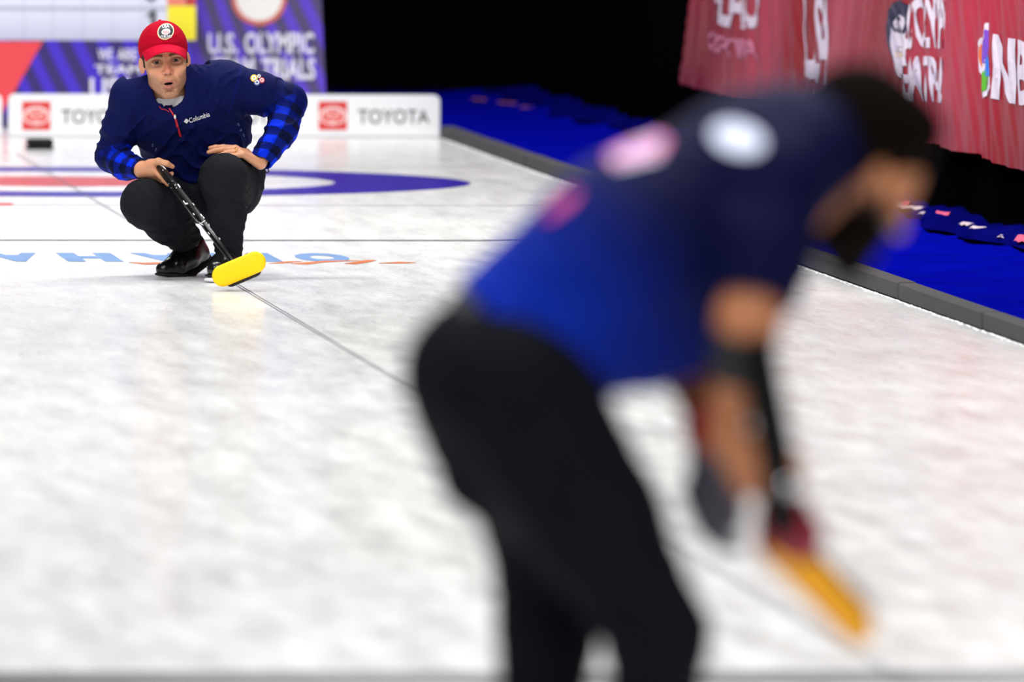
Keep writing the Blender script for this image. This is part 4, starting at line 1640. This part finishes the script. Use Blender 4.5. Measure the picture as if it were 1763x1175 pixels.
def tan_cols(P):
    q = (P - HO) @ HR3 / U_
    x, y, z = q[:, 0], q[:, 1], q[:, 2]
    C = np.tile(TAN, (len(P), 1))
    isH = (z > -14) & (np.abs(x) < 10) & (y < 20) & (y > -6)
    b = np.clip((-5.4 - z + (np.abs(x) > 4) * 3.5) / 1.5, 0, 1) * isH * (y < 9) * .9
    C = C * (1 - b[:, None]) + np.array(lin((36, 24, 20))) * b[:, None]
    l = ((np.abs(x) < 2) & (np.abs(z + 7.4) < 1.3) & (y < .5) & isH).astype(float)[:, None]
    C = C * (1 - l) + np.array(lin((150, 84, 72))) * l
    e = np.exp(-((z - 1.7) / .5) ** 2) * (np.abs(x) > 1) * (np.abs(x) < 5) * (y < 5) * isH
    C = C * (1 - e[:, None]) + np.array(lin((40, 28, 22))) * e[:, None]
    return C


bodyF, _, _ = auto('body', .0042, innerF + neckF + headF + armN + handN + armF + handF, mat('skin_tan', (190, 128, 88), .5, .35, vcol=True), sw, colfn=tan_cols)
for sx in (-1, 1):
    V, F = [], []
    c = H(sx * 3.15, 1.62, -.12)
    mb = MB()
    n1, n2 = 14, 9
    for j in range(n2 + 1):
        th = math.pi * j / n2
        for i in range(n1):
            ph = 2 * math.pi * i / n1
            V.append(c + 1.3 * U_ * (hf * math.cos(th) + (hx * math.cos(ph) + hz * math.sin(ph)) * math.sin(th)))
    C = [lin((20, 14, 12)) if (Vector(v) - Vector(c)).normalized().dot(Vector(hf)) > .9 else lin((210, 200, 195)) for v in V]
    for j in range(n2):
        for i in range(n1):
            k_ = (i + 1) % n1
            F.append((j * n1 + i, j * n1 + k_, (j + 1) * n1 + k_, (j + 1) * n1 + i))
    mesh_obj('eye', V, F, mat('eye', (220, 210, 205), .15, .6, vcol=True), bodyF, True, np.array(C))

# hair and beard
dk_h = mat('hair_black_brown', (14, 9, 7), .85, .03, bump=.5, bscale=220)
hrF = [hell(0, 9.6, 4.6, 8.0, 10.0, 9.0, .5), hell(0, 4.5, 9.0, 5.8, 4.6, 3.6, 2), cut(H(0, -1.5, 5.2), un(-hz - hy * .55), .28, .004), cut(H(0, 12, -6.0), -hz, .2, .004)]
auto('hair', .0042, hrF, dk_h, sw, rough=.0025)
brF = [hell(0, 5.4, -6.4, 7.0, 6.2, 5.4, 1), hell(0, 1.9, -10.4, 3.4, 2.6, 2.8, 1.5), hcone((-6.3, 6.2, -1.5), (-5.6, 5.2, -6), .9, 1.1), hcone((6.3, 6.2, -1.5), (5.6, 5.2, -6), .9, 1.1),
       hell(0, -1.6, -5.6, 3.4, 3.6, 3.2, .6, 's'), cut(H(0, 9.5, -8), hy, .14, .004)]
auto('beard', .0042, brF, dk_h, sw, rough=.002)

# trousers
trF = [ell(T(872, 650), (.150, .165, .145), .03)]
trF += chain([HB, T(1020, 890, -.10), KB], [.135, .105, .078], .03) + chain([HA, T(935, 880, .10), KA], [.125, .095, .077], .03)
trF += [cone(T(800, 640, .0), T(850, 800, .02), .085, .09, .05), cone(T(960, 850, 0), T(1010, 960, .0), .10, .06, .05)]
trF += chain([KB, T(1122, 1300, -.09), AB + np.array([0, 0, .03])], [.077, .068, .058], .03) + chain([KA, T(925, 1300, .12), AA + np.array([0, 0, .03])], [.076, .068, .058], .03)
trF += [cut(AB + np.array([0, 0, -.005]), (0, 0, -1), .13), cut(AA + np.array([0, 0, -.005]), (0, 0, -1), .13)]
tcF = [(KB + np.array([-.05, 0, .04]), (.5, 0, 1), .05, .010, .10, .3), (KA + np.array([0, -.05, .04]), (.2, 0, 1), .05, .010, .10, .9), (T(900, 760, -.1), (.5, 0, .9), .07, .010, .16, .2),
       (T(1120, 1480, -.1), (0, 0, 1), .05, .008, .12, .2), (T(915, 1480, .1), (0, 0, 1), .05, .008, .12, 1.2)]
trouF, _, _ = auto('trousers', .006, trF, mat('dark_trousers', (13, 14, 21), .85, .06, var=.1, vscale=10), sw, creases=tcF)
# light shirt tail between jacket and waistband
NVF, BLF = np.array(lin((7, 9, 46))), np.array(lin((5, 40, 160)))

# jacket
pA, pB, pC = T(893, 590), T(1080, 440), T(1285, 312)
inpl = un(np.cross(pC - pA, [0, 1, 0]))
jkF = [cone(pA, pB, .165, .185, .05, n=inpl, s=.84), cone(pB, pC, .19, .20, .05, n=inpl, s=.66),
       cone(T(960, 585), T(1165, 560), .085, .075, .06), cone(T(1110, 540), T(1240, 470), .11, .10, .06),
       cone(pC, T(1392, 262, .02), .12, .092, .04), cone(nb, nb + un(H(0, 10, -5) - nb) * .055, .094, .088, .03)]
jkF += chain([SN, T(1312, 430, -.20), T(1300, 512, -.235)], [.092, .080, .066], .03)
jkF += chain([SF, T(1225, 500, .12), T(1196, 606, .09)], [.09, .08, .062], .03)
ad = un(pB - pA)
jkF += [cut(pA - ad * .015, -ad, .26, .006), cut(T(1299, 520, -.238), un(EN - SN), .10, .004), cut(T(1195, 612, .088), un(EF - SF), .10, .004),
        cut(nb + un(H(0, 10, -5) - nb) * .10, un(H(0, 10, -5) - nb), .13, .004), cone(nb + un(H(0, 10, -5) - nb) * .03, nb + un(H(0, 10, -5) - nb) * .16, .076, .078, .004, 's')]


def jF_cols(P):
    t = (P - pA) @ ad
    f = smst(t, -.02, .34)[:, None]
    arm = smst(P[:, 0], T(1180, 400)[0], T(1230, 400)[0])[:, None]
    f = np.maximum(f, arm)
    s_ = (.5 + .5 * np.sin(t * 120))[:, None]
    return (BLF * (.75 + .25 * s_)) * (1 - f) + NVF * f


jcF = [(T(1260, 400, -.15), (.8, 0, .5), .06, .010, .13, .3), (T(1080, 560, -.1), (.7, 0, .5), .07, .012, .16, .9), (T(960, 560, -.1), (.8, 0, .6), .06, .008, .14, .4)]
jackF, fP, fQ = auto('jacket', .006, jkF, mat('jacket_blue', (13, 18, 66), .7, .06, vcol=True), sw, creases=jcF, colfn=jF_cols, wide=.003)
fT = bvh(fP, fQ)
# waistband strip showing under the hem
wbF = [cone(pA - ad * .010, pA - ad * .035, .150, .150, .01, n=inpl, s=.84)]
auto('waistband', .006, wbF + [cut(pA - ad * .045, -ad, .3, .004), cut(pA - ad * .0, ad, .3, .004)], mat('waist_grey', (60, 60, 66), .8), trouF)


def cam_decal(name, V2, F2, u0, v0, ux, uy, vx, vy, m, parent, off=.002):
    V = []
    for x, y in V2:
        u, v = u0 + ux * x + vx * y, v0 + uy * x + vy * y
        p = Vector(T(u, v, -.9))
        h_, n_, _, _ = fT.ray_cast(p, ray(u, v).normalized())
        if h_ is None:
            V.append(V[-1] if V else p + ray(u, v) * .8)
        else:
            V.append(h_ - ray(u, v).normalized() * off)
    return mesh_obj(name, V, F2, m, parent)


pinkm, whitem = mat('print_pink', (230, 110, 170), .6), mat('print_pale', (214, 222, 246), .6)
cam_decal('shoulder_print', *disc2d(0, 1, 0, 0, nr=4, seg=24), 1270, 238, 44, 4, -8, -27, whitem, jackF)
cam_decal('back_print', *disc2d(0, 1, 0, 0, nr=4, seg=24), 1097, 256, 50, -10, 4, -24, pinkm, jackF)
for k in (-1, 0, 1):
    cam_decal('print_stripe', [(a / 6, b) for a in range(-6, 7) for b in (-.10, .10)], [(2 * i, 2 * i + 1, 2 * i + 3, 2 * i + 2) for i in range(12)], 1095 + 2 * k, 262 + 13 * k, 38, -9, 4, -30, whitem, jackF, .004)
cam_decal('hem_print', *disc2d(0, 1, 0, 0, nr=4, seg=20), 966, 352, 26, -14, 14, -20, mat('print_magenta', (200, 60, 130), .6), jackF)

# cuff, glove and elbow band
red_k = mat('glove_red', (150, 12, 30), .7)
bandF = [cone(EN + (WN - EN) * .12, EN + (WN - EN) * .40, .052, .045, .01)]
auto('elbow_band', .0045, bandF, mat('band_black', (18, 19, 24), .7), sw)
gl_ = [cone(WF + un(EF - WF) * .035, WF + dF * .004, .044, .040, .02)]
auto('glove_cuff', .0045, gl_, red_k, sw)
handG = hand_prims(WF, dF, nF, 1, [(.5, .6, .4), (.55, .7, .4), (.6, .7, .4), (.65, .7, .4)], .05, 1.0)
handG = [cone(WF, WF + dF * .02, .034, .034, .01)] + handG


def grow(prims, g):
    return [(op, (lambda f: (lambda X, Y, Z: f(X, Y, Z) - g))(fn), lo - g, hi + g, k) for op, fn, lo, hi, k in prims]


auto('glove', .0042, grow(handG, .005), mat('glove_grey', (74, 70, 84), .7), sw)

# shoes
for A, toe in ((AB, toeB), (AA, toeA)):
    dd = un(toe - A)
    z0 = -float(BASE1.z)
    hp = A + np.array([-.04, -.02, 0])
    q = np.array([hp[0], hp[1], .050])
    tq = np.array([toe[0], toe[1], .040])
    sp_ = [cone(q, tq, .046, .038, .02), cone(A + np.array([-.01, 0, .0]), q + np.array([.02, 0, 0]), .050, .046, .03), cut(np.array([(q[0] + tq[0]) / 2, q[1], .016]), (0, 0, -1), .2, .004)]
    so_ = auto('shoe', .005, sp_, leather_m, sw)[0]
    q2, t2 = q.copy(), tq.copy()
    q2[2] = t2[2] = .012
    auto('sole', .004, [cone(q2, t2, .050, .042, .01, n=(0, 0, 1), s=.24)], sole_m, so_)

# ---- his broom
br2 = empty('curling_broom', BASE1, 'blurred black curling broom with a yellow head carried by the foreground sweeper', 'broom')
MB().tube([shT_ - sax * .012, shT_, grip, shB_ - sax * .03, shB_], [.024, .029, .029, .027, .025], 18).obj('shaft', mat('matt_black', (8, 8, 10), .6, .12), br2, True)
MB().tube([grip + sax * .035, grip + sax * .060], [.0300, .0300], 18).obj('ferrule', mat('metal_ring', (170, 172, 178), .18, metal=1.0), br2, True)
hd = chain([T(1350, 890, -.20), T(1358, 922, -.19)], [.044, .054], .02)
auto('head_housing', .005, hd, mat('housing_red', (120, 12, 34), .5), br2)
p0, p1 = T(1350, 945, -.19), T(1468, 1070, -.16)
pdn = un([.6, -.7, .55])
auto('brush_pad', .005, [cone(p0, p1, .046, .041, .02, n=un([.55, -.5, .6]), s=.62)], mat('pad_amber', (218, 150, 4), .6), br2)
auto('head_plate', .005, [cone(p0 + np.array([.020, .012, .020]), p1 + np.array([.020, .012, .020]), .018, .016, .02, n=un([.55, -.5, .6]), s=.5)], mat('plate_black', (20, 22, 20), .5), br2)
